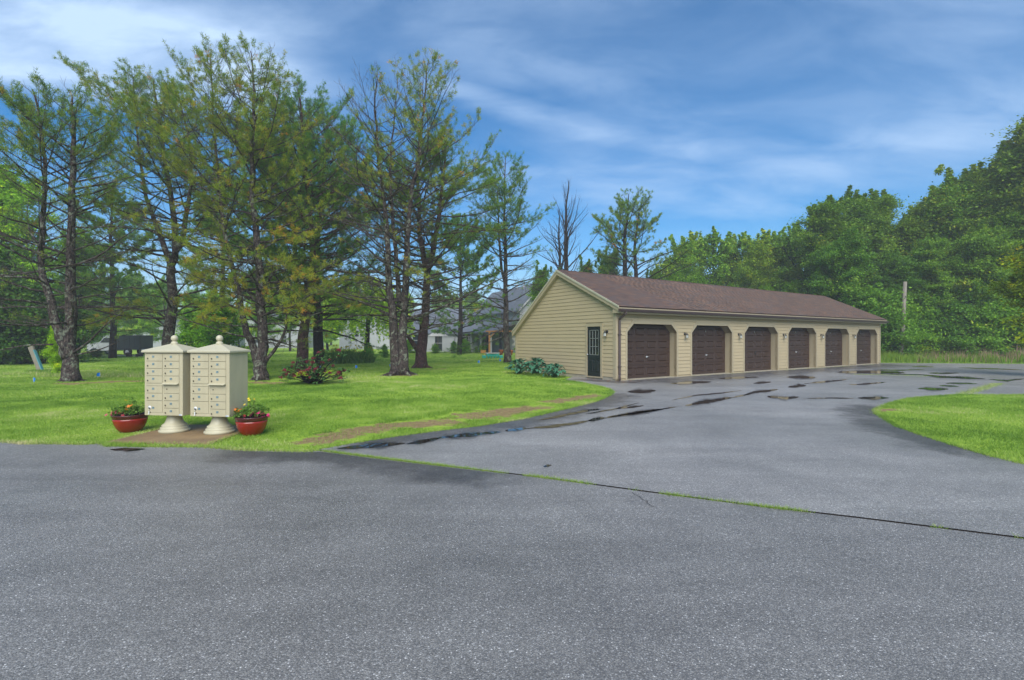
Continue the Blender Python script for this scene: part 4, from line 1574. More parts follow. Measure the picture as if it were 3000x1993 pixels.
# --- leaning pine behind the mailboxes
t2 = Pine(2)
a, ra = t2.add_stem([(490, 1095), (492, 1000), (508, 880), (500, 800), (514, 730), (505, 600), (480, 450), (462, 320), (450, 238)], 24, 0.30, 0.03, flare=1.3)
b, rb = t2.add_stem([(508, 800), (470, 690), (430, 580), (405, 430), (390, 235)], 24, 0.16, 0.02, dy=0.6)
c_, rc_ = t2.add_stem([(508, 760), (545, 640), (560, 520), (548, 380), (520, 270)], 24, 0.14, 0.02, dy=-0.5)
for pth, rd, h0 in ((a, ra, 0.17), (b, rb, 0.12), (c_, rc_, 0.12)):
    t2.crown(pth, rd, h0, 3.2, 0.22, 0.55, 0.42, 2.2, 0.52, 0.30, live=0.72)
for px_ in ([(495, 965), (440, 925), (370, 930), (290, 952)], [(495, 940), (430, 900), (340, 910), (270, 935)], [(500, 930), (560, 890), (610, 900)], [(500, 880), (560, 820), (620, 830)]):
    limb_px(t2, px_, 24, 22.8, 0.05, 0.8, 0.70, 1.4, 1.4)
t2.build('pine_tree', 'leaning olive green pine directly behind the cream mailboxes', 'pine tree', a[0], BARK, PINEGRP, color=(1.05, 1.0, 0.9))

# --- tallest pine, lichen on its forked foot
t3 = Pine(3)
a, ra = t3.add_stem([(763, 1115), (765, 1060), (770, 990), (765, 900), (758, 760), (750, 650), (738, 544), (742, 400), (742, 276), (735, 150)], 19.9, 0.27, 0.02, flare=1.25)
b, rb = t3.add_stem([(758, 1075), (735, 1000), (712, 930), (690, 820), (660, 690), (640, 500), (625, 330), (617, 155)], 19.9, 0.17, 0.02, dy=0.3)
c_, rc_ = t3.add_stem([(775, 1065), (815, 1010), (838, 960), (838, 900)], 19.9, 0.085, 0.03, dy=-0.3)
roots(t3, a[0], 0.27)
t3.crown(a, ra, 0.13, 3.0, 0.15, 0.6, 0.36, 2.4, 0.55, 0.32, live=0.50, low_live=0.22)
t3.crown(b, rb, 0.24, 2.8, 0.2, 0.6, 0.38, 2.2, 0.55, 0.34, live=0.55, low_live=0.15)
t3.crown(c_, rc_, 0.3, 0.9, 0.9, 1.0, 0.3, 1.5, 0.5)
for px_ in ([(765, 905), (720, 850), (690, 832), (640, 850)], [(770, 900), (820, 850), (855, 850), (890, 885)], [(768, 960), (700, 905), (650, 900), (590, 935)], [(768, 860), (800, 800), (850, 790), (910, 810)], [(762, 840), (700, 790), (640, 790), (580, 815)]):
    limb_px(t3, px_, 19.8, 18.9, 0.045, 0.95, 0.68, 1.5, 1.5)
for px_ in ([(765, 930), (810, 905), (850, 905), (900, 935)], [(762, 890), (720, 905), (680, 935)], [(742, 780), (680, 740), (620, 735), (560, 760)], [(755, 740), (820, 700), (880, 690)]):
    limb_px(t3, px_, 19.8, 18.6, 0.04, 0.95, 0.70, 1.5, 1.5)
t3.build('pine_tree', 'tallest pine, its forked foot covered in pale lichen, left of the red bush', 'pine tree', a[0], BARK, PINEGRP, color=(1.1, 1.02, 0.85))

# --- reddish trunk behind the rhododendron
t4 = Pine(4)
a, ra = t4.add_stem([(884, 1085), (888, 1000), (893, 950), (905, 900), (912, 800), (916, 700), (905, 600), (890, 450), (880, 330), (875, 262)], 26, 0.32, 0.03, flare=1.15)
b, rb = t4.add_stem([(893, 955), (872, 850), (862, 700), (850, 560), (835, 430), (830, 310)], 26, 0.17, 0.02, dy=0.8)
t4.crown(a, ra, 0.16, 3.9, 0.12, 0.42, 0.36, 2.4, 0.34, 0.25, live=0.85, low_live=0.12)
t4.crown(b, rb, 0.22, 3.6, 0.2, 0.45, 0.36, 2.3, 0.32, 0.3, live=0.85, low_live=0.15)
for px_ in ([(905, 900), (950, 870), (1010, 880), (1060, 915)], [(895, 950), (850, 920), (800, 925), (750, 950)], [(905, 880), (960, 830), (1020, 820)]):
    limb_px(t4, px_, 26, 24.6, 0.05, 0.95, 0.62, 1.5, 1.5)
t4.build('pine_tree', 'dense green pine with a reddish trunk behind the red flowering bush', 'pine tree', a[0], BARKRED, PINEGRP, color=(0.9, 1.08, 0.95))

t4b = Pine(14)
a, ra = t4b.add_stem([(932, 1071), (933, 960), (927, 850), (930, 700), (945, 560), (955, 440), (960, 330)], 30, 0.34, 0.03, flare=1.1)
t4b.crown(a, ra, 0.15, 4.2, 0.12, 0.4, 0.36, 2.5, 0.30, 0.25, live=0.85, low_live=0.15)
t4b.build('pine_tree', 'dark trunked pine behind the reddish trunk, left of the willow', 'pine tree', a[0], BARKDARK, PINEGRP, color=(0.85, 1.1, 0.95))

# --- pine with dead grey tops, thick double trunk
t5 = Pine(5)
a, ra = t5.add_stem([(1160, 1099), (1156, 1000), (1150, 900), (1138, 820), (1135, 700), (1120, 560), (1110, 460), (1098, 330), (1105, 215)], 22.3, 0.25, 0.015, dy=-0.3, flare=1.35)
b, rb = t5.add_stem([(1182, 1097), (1180, 1000), (1184, 900), (1190, 800), (1195, 700), (1203, 600), (1228, 450), (1235, 380), (1240, 300), (1256, 175)], 22.3, 0.24, 0.02, flare=1.3)
c_, rc_ = t5.add_stem([(1172, 900), (1160, 780), (1150, 640), (1143, 500), (1152, 380), (1166, 225)], 22.4, 0.13, 0.015, dy=0.6)
roots(t5, (a[0] + b[0]) / 2, 0.40, 7)
t5.crown(a, ra, 0.20, 3.1, 2.0, 2.1, 0.42, 2.0, 0.5, 0.30, live=0.2, low_live=0.10, elev1=0.95)
t5.crown(c_, rc_, 0.22, 2.6, 2.0, 2.1, 0.45, 2.0, 0.5, 0.35, live=0.2, low_live=0.05, elev1=0.95)
t5.crown(b, rb, 0.18, 2.9, 0.35, 0.75, 0.38, 2.2, 0.58, 0.35, live=0.62, low_live=0.10)
limb_px(t5, [(1192, 935), (1260, 915), (1330, 885), (1400, 850), (1480, 810), (1560, 755)], 22.2, 23.5, 0.085, 0.12, 0.4, 0.9)
limb_px(t5, [(1195, 915), (1280, 898), (1370, 905), (1470, 895)], 22.2, 22.0, 0.05, 0.08, 0.4, 0.9)
limb_px(t5, [(1190, 985), (1250, 965), (1320, 945), (1420, 905)], 22.2, 22.6, 0.05, 0.08, 0.4, 0.9)
limb_px(t5, [(1150, 925), (1080, 895), (1000, 870), (930, 850)], 22.2, 21.4, 0.05, 0.75, 0.62, 1.3, 1.3)
limb_px(t5, [(1150, 860), (1090, 830), (1020, 820), (960, 835)], 22.2, 21.2, 0.05, 0.9, 0.62, 1.4, 1.4)
limb_px(t5, [(1185, 850), (1160, 815), (1200, 800), (1240, 810)], 22.0, 21.0, 0.04, 0.9, 0.65, 1.6, 1.4)
t5.build('pine_tree', 'thick double trunked pine with bare dead tops in mid lawn', 'pine tree', (a[0] + b[0]) / 2, BARK, PINEGRP, color=(1.12, 1.05, 0.9))

# --- pine with red forked trunk behind it
t6 = Pine(6)
a, ra = t6.add_stem([(1233, 1079), (1237, 1000), (1245, 930), (1248, 850), (1250, 790), (1232, 700), (1228, 600), (1222, 500), (1222, 430)], 27.9, 0.34, 0.04, flare=1.4)
b, rb = t6.add_stem([(1250, 800), (1275, 700), (1290, 600), (1300, 500), (1308, 425)], 27.9, 0.2, 0.025, dy=-0.4)
roots(t6, a[0], 0.42, 6)
t6.stem.tube([P(1238, 1040, 27.9), P(1215, 1015, 27.6), P(1195, 985, 27.2), P(1180, 975, 27.0)], [0.16, 0.14, 0.10, 0.05], 7)
t6.crown(a, ra, 0.17, 3.4, 0.40, 0.62, 0.36, 2.3, 0.40, 0.35, live=1.0, low_live=0.05)
t6.crown(b, rb, 0.20, 3.6, 0.25, 0.5, 0.36, 2.4, 0.42, 0.35, live=1.0, low_live=0.10)
t6.build('pine_tree', 'pine with a red forked trunk in front of the white house', 'pine tree', a[0], BARKRED, PINEGRP, color=(0.98, 1.06, 0.9))

# --- slim pine by the gable
t7 = Pine(7)
a, ra = t7.add_stem([(1487, 1067), (1482, 960), (1482, 850), (1480, 700), (1478, 600), (1481, 460)], 32, 0.25, 0.02, flare=1.2)
b, rb = t7.add_stem([(1482, 850), (1466, 750), (1460, 640), (1455, 545)], 32, 0.12, 0.02)
t7.crown(a, ra, 0.14, 3.0, 0.42, 0.70, 0.38, 2.1, 0.36, 0.28, live=0.95, low_live=0.08)
t7.crown(b, rb, 0.3, 2.4, 0.2, 0.6, 0.42, 1.7, 0.36, 0.3, live=0.9)
limb_px(t7, [(1478, 965), (1420, 985), (1370, 1012), (1308, 1032)], 32, 31, 0.055, 0.45, 0.22, 1.2)
limb_px(t7, [(1478, 985), (1440, 1000), (1390, 1022), (1340, 1040)], 32, 31, 0.045, 0.45, 0.22, 1.2)
limb_px(t7, [(1478, 905), (1420, 870), (1360, 862), (1300, 868)], 32, 31, 0.05, 0.1, 0.3, 1.0)
t7.build('pine_tree', 'slim straight pine just left of the garage gable', 'pine tree', a[0], BARK, PINEGRP, color=(0.95, 1.05, 0.95))

# --- mid-ground pines filling the gaps between the trunks
for sd, pxs, Y_, lb in ((61, [(330, 1050), (332, 900), (325, 700), (330, 560)], 41, 'hazy pine in the gap between the twin pine and the leaning pine'),
                        (62, [(655, 1052), (650, 900), (655, 700), (648, 500)], 40, 'green pine behind the left stem of the tallest pine'),
                        (64, [(1345, 1046), (1350, 900), (1350, 800), (1352, 640)], 50, 'small far pine right of the forked red pine')):
    tm = Pine(sd)
    a, ra = tm.add_stem(pxs, Y_, 0.30, 0.03)
    tm.crown(a, ra, 0.14, 3.6, 0.15, 0.45, 0.5, 2.3, 0.36, 0.3, live=1.0, low_live=0.35, dens=0.9)
    tm.build('pine_tree', lb, 'pine tree', a[0], BARKDARK, nlen=0.24, nwid=0.02, nper=13, color=(0.95, 1.12, 0.9))

# --- beyond the garage roof
t8 = Pine(8)
a, ra = t8.add_stem([(1655, 1052), (1658, 820), (1658, 700), (1660, 600), (1666, 530)], 40, 0.26, 0.02)
b, rb = t8.add_stem([(1645, 1000), (1640, 830), (1640, 700), (1637, 615)], 40, 0.2, 0.02)
for pth, rd in ((a, ra), (b, rb)):
    t8.crown(pth, rd, 0.30, 3.0, 3, 3.1, 0.55, 2.0, 0.4, 0.40, live=0.0, low_live=0.0, dens=0.8, elev0=0.55, elev1=1.2)
t8.build('bare_tree', 'bare leafless twin trunked tree behind the garage ridge', 'tree', a[0], BARKDARK)

t9 = Pine(9)
a, ra = t9.add_stem([(1832, 1049), (1832, 800), (1830, 700), (1838, 640), (1842, 568)], 42, 0.27, 0.03)
b, rb = t9.add_stem([(1868, 1049), (1862, 800), (1862, 700), (1880, 592)], 42, 0.25, 0.03)
t9.crown(a, ra, 0.40, 3.3, 0.50, 0.72, 0.55, 2.1, 0.40, 0.30, live=0.6, low_live=0.10)
t9.crown(b, rb, 0.40, 4.0, 0.50, 0.72, 0.55, 2.0, 0.42, 0.34, live=0.6, low_live=0.10)
t9.build('pine_tree', 'twin trunked pine rising behind the garage roof', 'pine tree', a[0], BARKDARK, nwid=0.012, nlen=0.17, color=(1.1, 1.1, 0.9))


# ---------------------------------------------------------------- broad-leaved trees
def leaf_arrays(R, centers, radii, per, size, flat=0.55, tint=None):
    """leaf quads scattered in flattened clumps; returns verts, faces, tint"""
    n = len(centers)
    c = np.repeat(centers, per, 0)
    rr = np.repeat(radii, per)[:, None]
    off = np.clip(R.standard_t(3, (n * per, 3)) * 0.36, -1.7, 1.7) * rr
    off[:, 2] *= flat
    p = c + off
    nrm = unit(R.normal(0, 0.55, (n * per, 3)) + np.array([0, 0, 0.9]))
    a = unit(np.cross(nrm, R.normal(0, 1, (n * per, 3))))
    b_ = np.cross(nrm, a)
    s_ = (size * R.uniform(0.6, 1.3, n * per))[:, None]
    v = np.stack([p - a * s_, p - b_ * s_ * 0.55 - nrm * s_ * .12, p + a * s_, p + b_ * s_ * 0.55 - nrm * s_ * .12], 1).reshape(-1, 3)
    f = np.arange(n * per * 4).reshape(-1, 4)
    t_ = np.repeat(tint if tint is not None else np.full(n, .5), per) + R.normal(0, 0.10, n * per)
    return v, f, np.repeat(np.clip(t_, 0, 1), 4)


class Leafy:
    """prototype of a broad-leaved tree: mesh data only, about `h` metres tall"""
    def __init__(self, seed, h, width, clear, limbs=26, per=60, size=0.15, clump=0.55, low=0.0, upright=0.5):
        R = np.random.RandomState(seed)
        self.h = h
        br = MB()
        n = 7
        pts = [np.array([0, 0, -0.2])]
        for i in range(n):
            pts.append(pts[-1] + np.array([R.normal(0, .10), R.normal(0, .10), (h * 0.93 + .2) / n]))
        pts = np.array(pts)
        r0 = 0.018 * h
        br.tube(pts, r0 * (1 - np.linspace(0, 1, n + 1) * .88), 7)
        cen, rad, tin = [], [], []
        for k in range(limbs):
            u = clear + (1 - clear) * (k + R.rand()) / limbs
            f = min(u, .98) * n
            i = min(int(f), n - 1)
            q = pts[i] + (pts[i + 1] - pts[i]) * (f - i)
            uu = (u - clear) / (1 - clear)
            prof = min(1.0, 0.6 + 1.2 * uu) * (1 - 0.62 * uu ** 2.6)
            L = max(0.7, width * prof * R.uniform(.65, 1.15))
            a = k * 2.4 + R.uniform(-.5, .5)
            el_ = R.uniform(0.0, 0.5) + upright * u
            d = np.array([math.cos(a) * math.cos(el_), math.sin(a) * math.cos(el_), math.sin(el_)])
            lp = [q]
            for j in range(4):
                d = unit(d + R.normal(0, .16, 3) + np.array([0, 0, 0.06]))
                lp.append(lp[-1] + d * L / 4)
            br.tube(lp, [r0 * .35 * (1 - .2 * j) * (1 - .5 * u) for j in range(5)], 5)
            m = int(4 + L * 3.2)
            for j in range(m):
                w_ = 0.25 + 0.8 * R.rand()
                g = min(w_, 1) * 4
                ii_ = min(int(g), 3)
                c = lp[ii_] + (lp[ii_ + 1] - lp[ii_]) * (g - ii_) + R.normal(0, .22 * L * .5, 3) * np.array([1, 1, .65])
                cen.append(c)
                rad.append(clump * R.uniform(.6, 1.25))
                tin.append(np.clip(R.normal(0.45, 0.24), 0, 1))
                if R.rand() < 0.5:
                    br.tube([lp[ii_], c], [0.02, 0.008], 3)
        for j in range(64):       # upright shoots that break the outline
            c0 = np.array(cen[R.randint(len(cen))]) if j < 56 else pts[-1] + R.normal(0, .5, 3)
            if c0[2] < .45 * h:
                continue
            dv = unit(np.array([R.normal(0, .22), R.normal(0, .22), 1.0]))
            L = R.uniform(.035, .08) * h
            br.tube([c0, c0 + dv * L], [.02, .006], 3)
            for k in range(5):
                cen.append(c0 + dv * L * (k + 1) / 5)
                rad.append(clump * (.30 - .04 * k))
                tin.append(np.clip(R.normal(.55, .15), 0, 1))
        v, f, t_ = leaf_arrays(R, np.array(cen), np.array(rad), per, size, tint=np.array(tin))
        self.crown = np_mesh('crown', v, f, LEAF, tint=t_)
        me = bpy.data.meshes.new('trunk')
        me.from_pydata(br.v, [], br.f)
        me.materials.append(BARKDARK)
        self.trunk = me

    def place(self, name, label, loc, height, color=(1, 1, 1), group=None, rz=None, wide=1.0, cat='tree'):
        s_ = height / self.h
        rz = random.random() * 6.28 if rz is None else rz
        r_ = empty(name, loc, rz, label, cat, group)
        r_.scale = (s_ * wide, s_ * wide, s_)
        link_mesh('trunk', self.trunk, r_)
        c_ = link_mesh('crown', self.crown, r_)
        c_['kind'] = 'stuff'
        c_.color = (*color, 1)
        return r_


random.seed(3)
LT = [Leafy(21, 13, 3.4, 0.25, 34, 165, 0.090, 0.66), Leafy(22, 13, 3.0, 0.18, 38, 155, 0.085, 0.64), Leafy(23, 12, 2.8, 0.35, 30, 120, 0.085, 0.62, upright=0.9),
      Leafy(24, 13, 3.8, 0.15, 40, 155, 0.092, 0.66, upright=.2)]
BUSH = [Leafy(31, 3.6, 1.7, 0.04, 26, 140, 0.066, 0.48, upright=.8), Leafy(32, 3.2, 2.0, 0.03, 26, 140, 0.070, 0.48, upright=.4)]
LIGHT = Leafy(33, 11, 3.2, 0.35, 24, 24, 0.12, 0.55, upright=.8)      # thin, see-through crown


def at(px, Y, z=-0.05):
    return ((px - 1500) / F * Y, Y, z)


def top_h(py, Y):
    return H + (993 - py) / F * Y + 0.1


# wood on the right: silhouette trees from left to right
WOODGRP = 'leafy trees of the wood beyond the parking lot'
WOODLBL = 'leafy tree in the green wood beyond the parking lot'
rw = random.Random(8)
ORD = ['first', 'second', 'third', 'fourth', 'fifth', 'sixth', 'seventh', 'eighth', 'ninth', 'tenth', 'eleventh', 'twelfth', 'thirteenth', 'fourteenth', 'fifteenth', 'sixteenth', 'seventeenth', 'eighteenth', 'nineteenth', 'twentieth']
nth = lambda xs, x: ORD[sorted(xs).index(x)]
WOODX = [2385, 2440, 2515, 2590, 2660, 2700, 2765, 2830, 2885, 2945, 3010, 3090, 3180, 3290, 2480, 2620, 2740, 2880, 2990, 3110]
THINX = [2300, 2250, 2185, 2130, 2085, 2040, 2000, 1950, 2335, 2220]
LOWX = [1780, 1915, 1980, 2060, 2150, 2240, 2320, 1720, 1590, 2400]
for px, py, Y, k, col in [
    (2385, 690, 45, 1, (1.05, 0.95, 0.75)), (2440, 590, 41, 0, (0.9, 0.95, 0.8)), (2515, 566, 41, 1, (0.8, 0.88, 0.75)), (2590, 575, 42, 0, (1.0, 1.0, 0.75)), (2660, 640, 44, 3, (0.75, 0.85, 0.8)),
    (2700, 575, 41, 1, (1.1, 1.0, 0.7)), (2765, 552, 40, 0, (0.85, 0.95, 0.75)), (2830, 515, 40, 2, (1.15, 1.05, 0.75)), (2885, 500, 39, 1, (1.2, 1.1, 0.7)), (2945, 462, 39, 0, (1.0, 1.0, 0.75)),
    (3010, 405, 38, 3, (1.1, 1.05, 0.75)), (3090, 330, 36, 1, (1.15, 0.95, 0.7)), (3180, 380, 37, 0, (1, 1, 0.8)), (3290, 360, 38, 1, (1, 1, 0.8)),
    (2480, 690, 37.5, 3, (0.75, 0.95, 0.75)), (2620, 740, 38, 3, (0.7, 0.85, 0.75)), (2740, 700, 37.5, 0, (0.95, 1.05, 0.8)), (2880, 660, 36.5, 3, (1.05, 1.1, 0.8)), (2990, 620, 36, 0, (0.95, 1.05, 0.8)), (3110, 560, 36, 3, (0.9, 1.0, 0.75)),
]:
    LT[k].place('leafy_tree', nth(WOODX, px) + ' from the left of the tall leafy trees in the wood', at(px, Y), top_h(py, Y), col, WOODGRP)
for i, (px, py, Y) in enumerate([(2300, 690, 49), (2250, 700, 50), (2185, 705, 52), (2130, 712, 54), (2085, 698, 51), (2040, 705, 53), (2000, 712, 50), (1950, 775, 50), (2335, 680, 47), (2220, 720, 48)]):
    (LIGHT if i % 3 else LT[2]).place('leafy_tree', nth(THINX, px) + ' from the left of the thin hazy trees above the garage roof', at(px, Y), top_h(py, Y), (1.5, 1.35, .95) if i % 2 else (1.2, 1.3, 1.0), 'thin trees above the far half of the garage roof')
for px, py, Y in [(1780, 745, 47), (1915, 800, 46), (1980, 815, 45), (2060, 830, 44), (2150, 840, 44), (2240, 845, 43), (2320, 835, 42), (1720, 775, 45), (1590, 790, 44), (2400, 860, 40)]:
    LT[2 if px < 1900 else 1].place('leafy_tree', nth(LOWX, px) + ' from the left of the low green trees behind the roof ridge', at(px, Y), top_h(py, Y), (.95, 1.1, .8), 'low trees just behind the garage roof ridge')
# understorey along the edge of the wood
UGRP = 'bushes along the edge of the wood'
for i in range(46):
    px = 2560 + i * 12.5 + rw.uniform(-6, 6)
    Y = 36.6 - (px - 2600) * 0.0042 + rw.uniform(-.4, 1.4)
    hgt = rw.uniform(2.6, 4.6)
    if 2600 < px < 2700:
        Y = max(Y, 37.4)
    BUSH[i % 2].place('bush', 'green bush at the foot of the wood behind the tall weeds', at(px, Y), hgt, rw.choice([(.75, .95, .85), (.9, 1.1, .9), (1.1, 1.25, .8), (.7, .9, .85)]), UGRP, cat='bush')
for px, py, Y, col in [(2600, 940, 36.5, (1.5, 1.6, .6)), (2625, 905, 37, (1.3, 1.45, .65)), (2570, 960, 36.5, (1.35, 1.5, .6))]:
    BUSH[0].place('bush', 'bright yellow green bush at the far garage corner, ' + {2600: 'middle of three', 2625: 'rightmost and tallest', 2570: 'nearest the wall'}[px], at(px, Y), top_h(py, Y), col, 'bright bushes at the far garage corner', cat='bush')
# yellowing tree coming in at the right edge
NEAR = Leafy(41, 6.6, 2.5, 0.2, 30, 70, 0.085, 0.42, upright=.4)
NEAR.place('small_tree', 'yellowing small tree cut off by the right edge of the photo', at(3085, 21), 6.3, (1.55, 1.2, .40), rz=0.4)
# left: bright maples, dark hemlock hedge
LT[0].place('leafy_tree', 'bright yellow green tree behind the twin stemmed pine, at the left edge', at(0, 36), top_h(500, 36), (1.9, 1.9, .6), rz=.5)
LT[3].place('leafy_tree', 'lower bright green tree behind the twin stemmed pine', at(225, 42), top_h(680, 42), (1.6, 1.7, .7), rz=1.5)
LT[1].place('leafy_tree', 'pale green tree left of the leaning pine, far behind the truck', at(380, 66), top_h(800, 66), (1.2, 1.3, .9), rz=2.5)
for i, (px, py, Y) in enumerate([(-40, 800, 31), (45, 850, 31), (100, 890, 32.5), (155, 905, 33), (-120, 780, 30)]):
    BUSH[i % 2].place('hemlock', ORD[(1, 2, 3, 4, 0)[i]] + ' from the left of the dark hemlocks at the left edge', at(px, Y), top_h(py, Y), (.45, .62, .55), 'dark hemlocks at the lower left', cat='conifer')
BUSH[0].place('bush', 'young yellow green sapling bush beside the twin pine foot', at(172, 22.5), top_h(985, 22.5), (2.0, 1.9, .5), rz=.3, wide=.55, cat='bush')
BUSH[1].place('bush', 'low dark spreading bush in front of the parked truck', at(275, 44), top_h(1030, 44), (.6, .75, .7), rz=.3, wide=2.2, cat='bush')
for px, py, Y, wd, col, lb in [(650, 905, 33, 1.3, (1.2, 1.45, .7), 'broad bright green bush behind the mailbox roofs'), (575, 940, 34, 1.1, (1.0, 1.25, .8), 'smaller green bush left of the broad one behind the mailboxes'),
                               (1082, 1014, 43, 1.2, (.8, 1.1, .8), 'dark rounded shrub under the willow'), (1128, 1017, 43, 1.0, (.7, 1.0, .8), 'dark rounded shrub right of the willow stem')]:
    BUSH[0].place('bush', lb, at(px, Y), top_h(py, Y), col, rz=1.1, wide=wd, cat='bush')
# misty trees far behind the houses; lightened leaf colours paint in extra haze
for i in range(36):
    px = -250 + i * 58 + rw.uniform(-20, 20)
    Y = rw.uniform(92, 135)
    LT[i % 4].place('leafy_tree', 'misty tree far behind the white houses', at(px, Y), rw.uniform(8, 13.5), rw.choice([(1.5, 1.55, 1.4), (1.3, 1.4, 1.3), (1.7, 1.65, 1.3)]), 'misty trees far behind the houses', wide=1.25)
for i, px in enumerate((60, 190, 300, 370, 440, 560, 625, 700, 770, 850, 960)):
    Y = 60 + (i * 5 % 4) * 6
    LT[(i + 1) % 4].place('leafy_tree', ORD[i] + ' from the left of the grey green trees beyond the far road', at(px, Y), rw.uniform(6.5, 10.5), (1.75, 1.75, 1.25), 'grey green trees beyond the far road', wide=1.2)  # distance haze is painted in by the lightened crown colour

# willow in front of the white barn
wil = Pine(50)
a, ra = wil.add_stem([(1075, 1040), (1078, 960), (1085, 880), (1080, 800)], 46, 0.28, 0.10)
cen, tin = [], []
R = wil.r
for k in range(210):
    an = R.rand() * 6.28
    rr = 4.0 * math.sqrt(R.rand())
    zt = 7.4 - 0.17 * rr * rr + R.normal(0, .4)
    zb_ = max(1.0 + R.rand() * 2.0, zt - R.uniform(2, 5))
    x_, y_ = a[-1][0] + rr * math.cos(an), a[-1][1] + rr * math.sin(an)
    wil.twig(a[-1] + np.array([0, 0, -.3]), np.array([x_, y_, zt]), 0.03)
    n_ = int((zt - zb_) / 0.14)
    for j in range(n_):
        cen.append((x_ + R.normal(0, .05) + .02 * j * math.cos(an), y_ + R.normal(0, .05), zt - (zt - zb_) * j / n_))
        tin.append(np.clip(R.normal(.62, .14), 0, 1))
wroot = wil.build('willow_tree', 'weeping willow hanging in front of the white barn', 'tree', a[0], BARKDARK)
v, f, t_ = leaf_arrays(R, np.array(cen) - a[0], np.full(len(cen), .16), 4, 0.12, 1.2, np.array(tin))
wc = link_mesh('crown', np_mesh('crown', v, f, LEAF, tint=t_), wroot)
wc['kind'] = 'stuff'
wc.color = (1.6, 1.55, .7, 1)

# ================================================================ HOUSES FAR BEHIND
def gable_house(name, label, cat, loc, rz, L, Wd, eave, ridge, windows, wall=WHITEWALL, roofm=GREYROOF, ov=0.35, doors=(), chimney=None):
    """simple gabled house: length along local x, ridge along x, windows = (side, x, z, w, h)"""
    h = empty(name, loc, rz, label, cat)
    w_ = MB()
    w_.prism([(-Wd / 2, -0.2), (Wd / 2, -0.2), (Wd / 2, eave), (0, ridge - 0.05), (-Wd / 2, eave)], 'x', -L / 2, L / 2)
    w_.obj('wall', wall, h)
    nb = int((eave - 0.3) / 0.16)
    bd = MB()
    for i in range(nb):
        z = 0.3 + i * 0.16
        bd.hexa([(-L / 2 - .02, -Wd / 2 - .03, z), (L / 2 + .02, -Wd / 2 - .03, z), (L / 2 + .02, Wd / 2 + .03, z), (-L / 2 - .02, Wd / 2 + .03, z),
                 (-L / 2 - .005, -Wd / 2 - .005, z + .155), (L / 2 + .005, -Wd / 2 - .005, z + .155), (L / 2 + .005, Wd / 2 + .005, z + .155), (-L / 2 - .005, Wd / 2 + .005, z + .155)])
    o_ = bd.obj('clapboards', wall, h)
    o_['kind'] = 'stuff'
    sl = (ridge - eave) / (Wd / 2)
    ro = MB()
    y1, z1 = Wd / 2 + ov, eave - ov * sl
    ro.prism([(-y1, z1), (0, ridge), (y1, z1), (y1, z1 + .16), (0, ridge + .17), (-y1, z1 + .16)], 'x', -L / 2 - ov, L / 2 + ov)
    ro.obj('roof', roofm, h)
    tr = MB()
    for x in (-L / 2 - ov - .03, L / 2 + ov + .001):
        tr.prism([(-y1, z1 - .12), (0, ridge - .14), (0, ridge + .10), (-y1, z1 + .10)], 'x', x, x + .03)
        tr.prism([(0, ridge - .14), (y1, z1 - .12), (y1, z1 + .10), (0, ridge + .10)], 'x', x, x + .03)
    o_ = tr.obj('rake_trim', wall, h)
    o_['kind'] = 'stuff'
    for side, u, z, ww, hh in windows:
        m_ = MB()
        p_ = MB()
        if side in 'fb':
            s_ = -1 if side == 'f' else 1
            y = s_ * (Wd / 2 + .05)
            ya, yb = sorted((y, y - s_ * .06))
            m_.box(u - ww / 2 - .09, u + ww / 2 + .09, ya, yb, z - hh / 2 - .09, z - hh / 2).box(u - ww / 2 - .09, u + ww / 2 + .09, ya, yb, z + hh / 2, z + hh / 2 + .09)
            m_.box(u - ww / 2 - .09, u - ww / 2, ya, yb, z - hh / 2, z + hh / 2).box(u + ww / 2, u + ww / 2 + .09, ya, yb, z - hh / 2, z + hh / 2)
            m_.box(u - ww / 2, u + ww / 2, ya, yb, z - .03, z + .03)
            p_.box(u - ww / 2, u + ww / 2, min(y - s_ * .02, y - s_ * .05), max(y - s_ * .02, y - s_ * .05), z - hh / 2, z + hh / 2)
        else:
            s_ = -1 if side == 'l' else 1
            x = s_ * (L / 2 + .05)
            xa, xb = sorted((x, x - s_ * .06))
            m_.box(xa, xb, u - ww / 2 - .09, u + ww / 2 + .09, z - hh / 2 - .09, z - hh / 2).box(xa, xb, u - ww / 2 - .09, u + ww / 2 + .09, z + hh / 2, z + hh / 2 + .09)
            m_.box(xa, xb, u - ww / 2 - .09, u - ww / 2, z - hh / 2, z + hh / 2).box(xa, xb, u + ww / 2, u + ww / 2 + .09, z - hh / 2, z + hh / 2)
            m_.box(xa, xb, u - ww / 2, u + ww / 2, z - .03, z + .03)
            p_.box(min(x - s_ * .02, x - s_ * .05), max(x - s_ * .02, x - s_ * .05), u - ww / 2, u + ww / 2, z - hh / 2, z + hh / 2)
        wo_ = m_.obj('window', wall, h)
        p_.obj('pane', WINDARK, wo_)
    return h


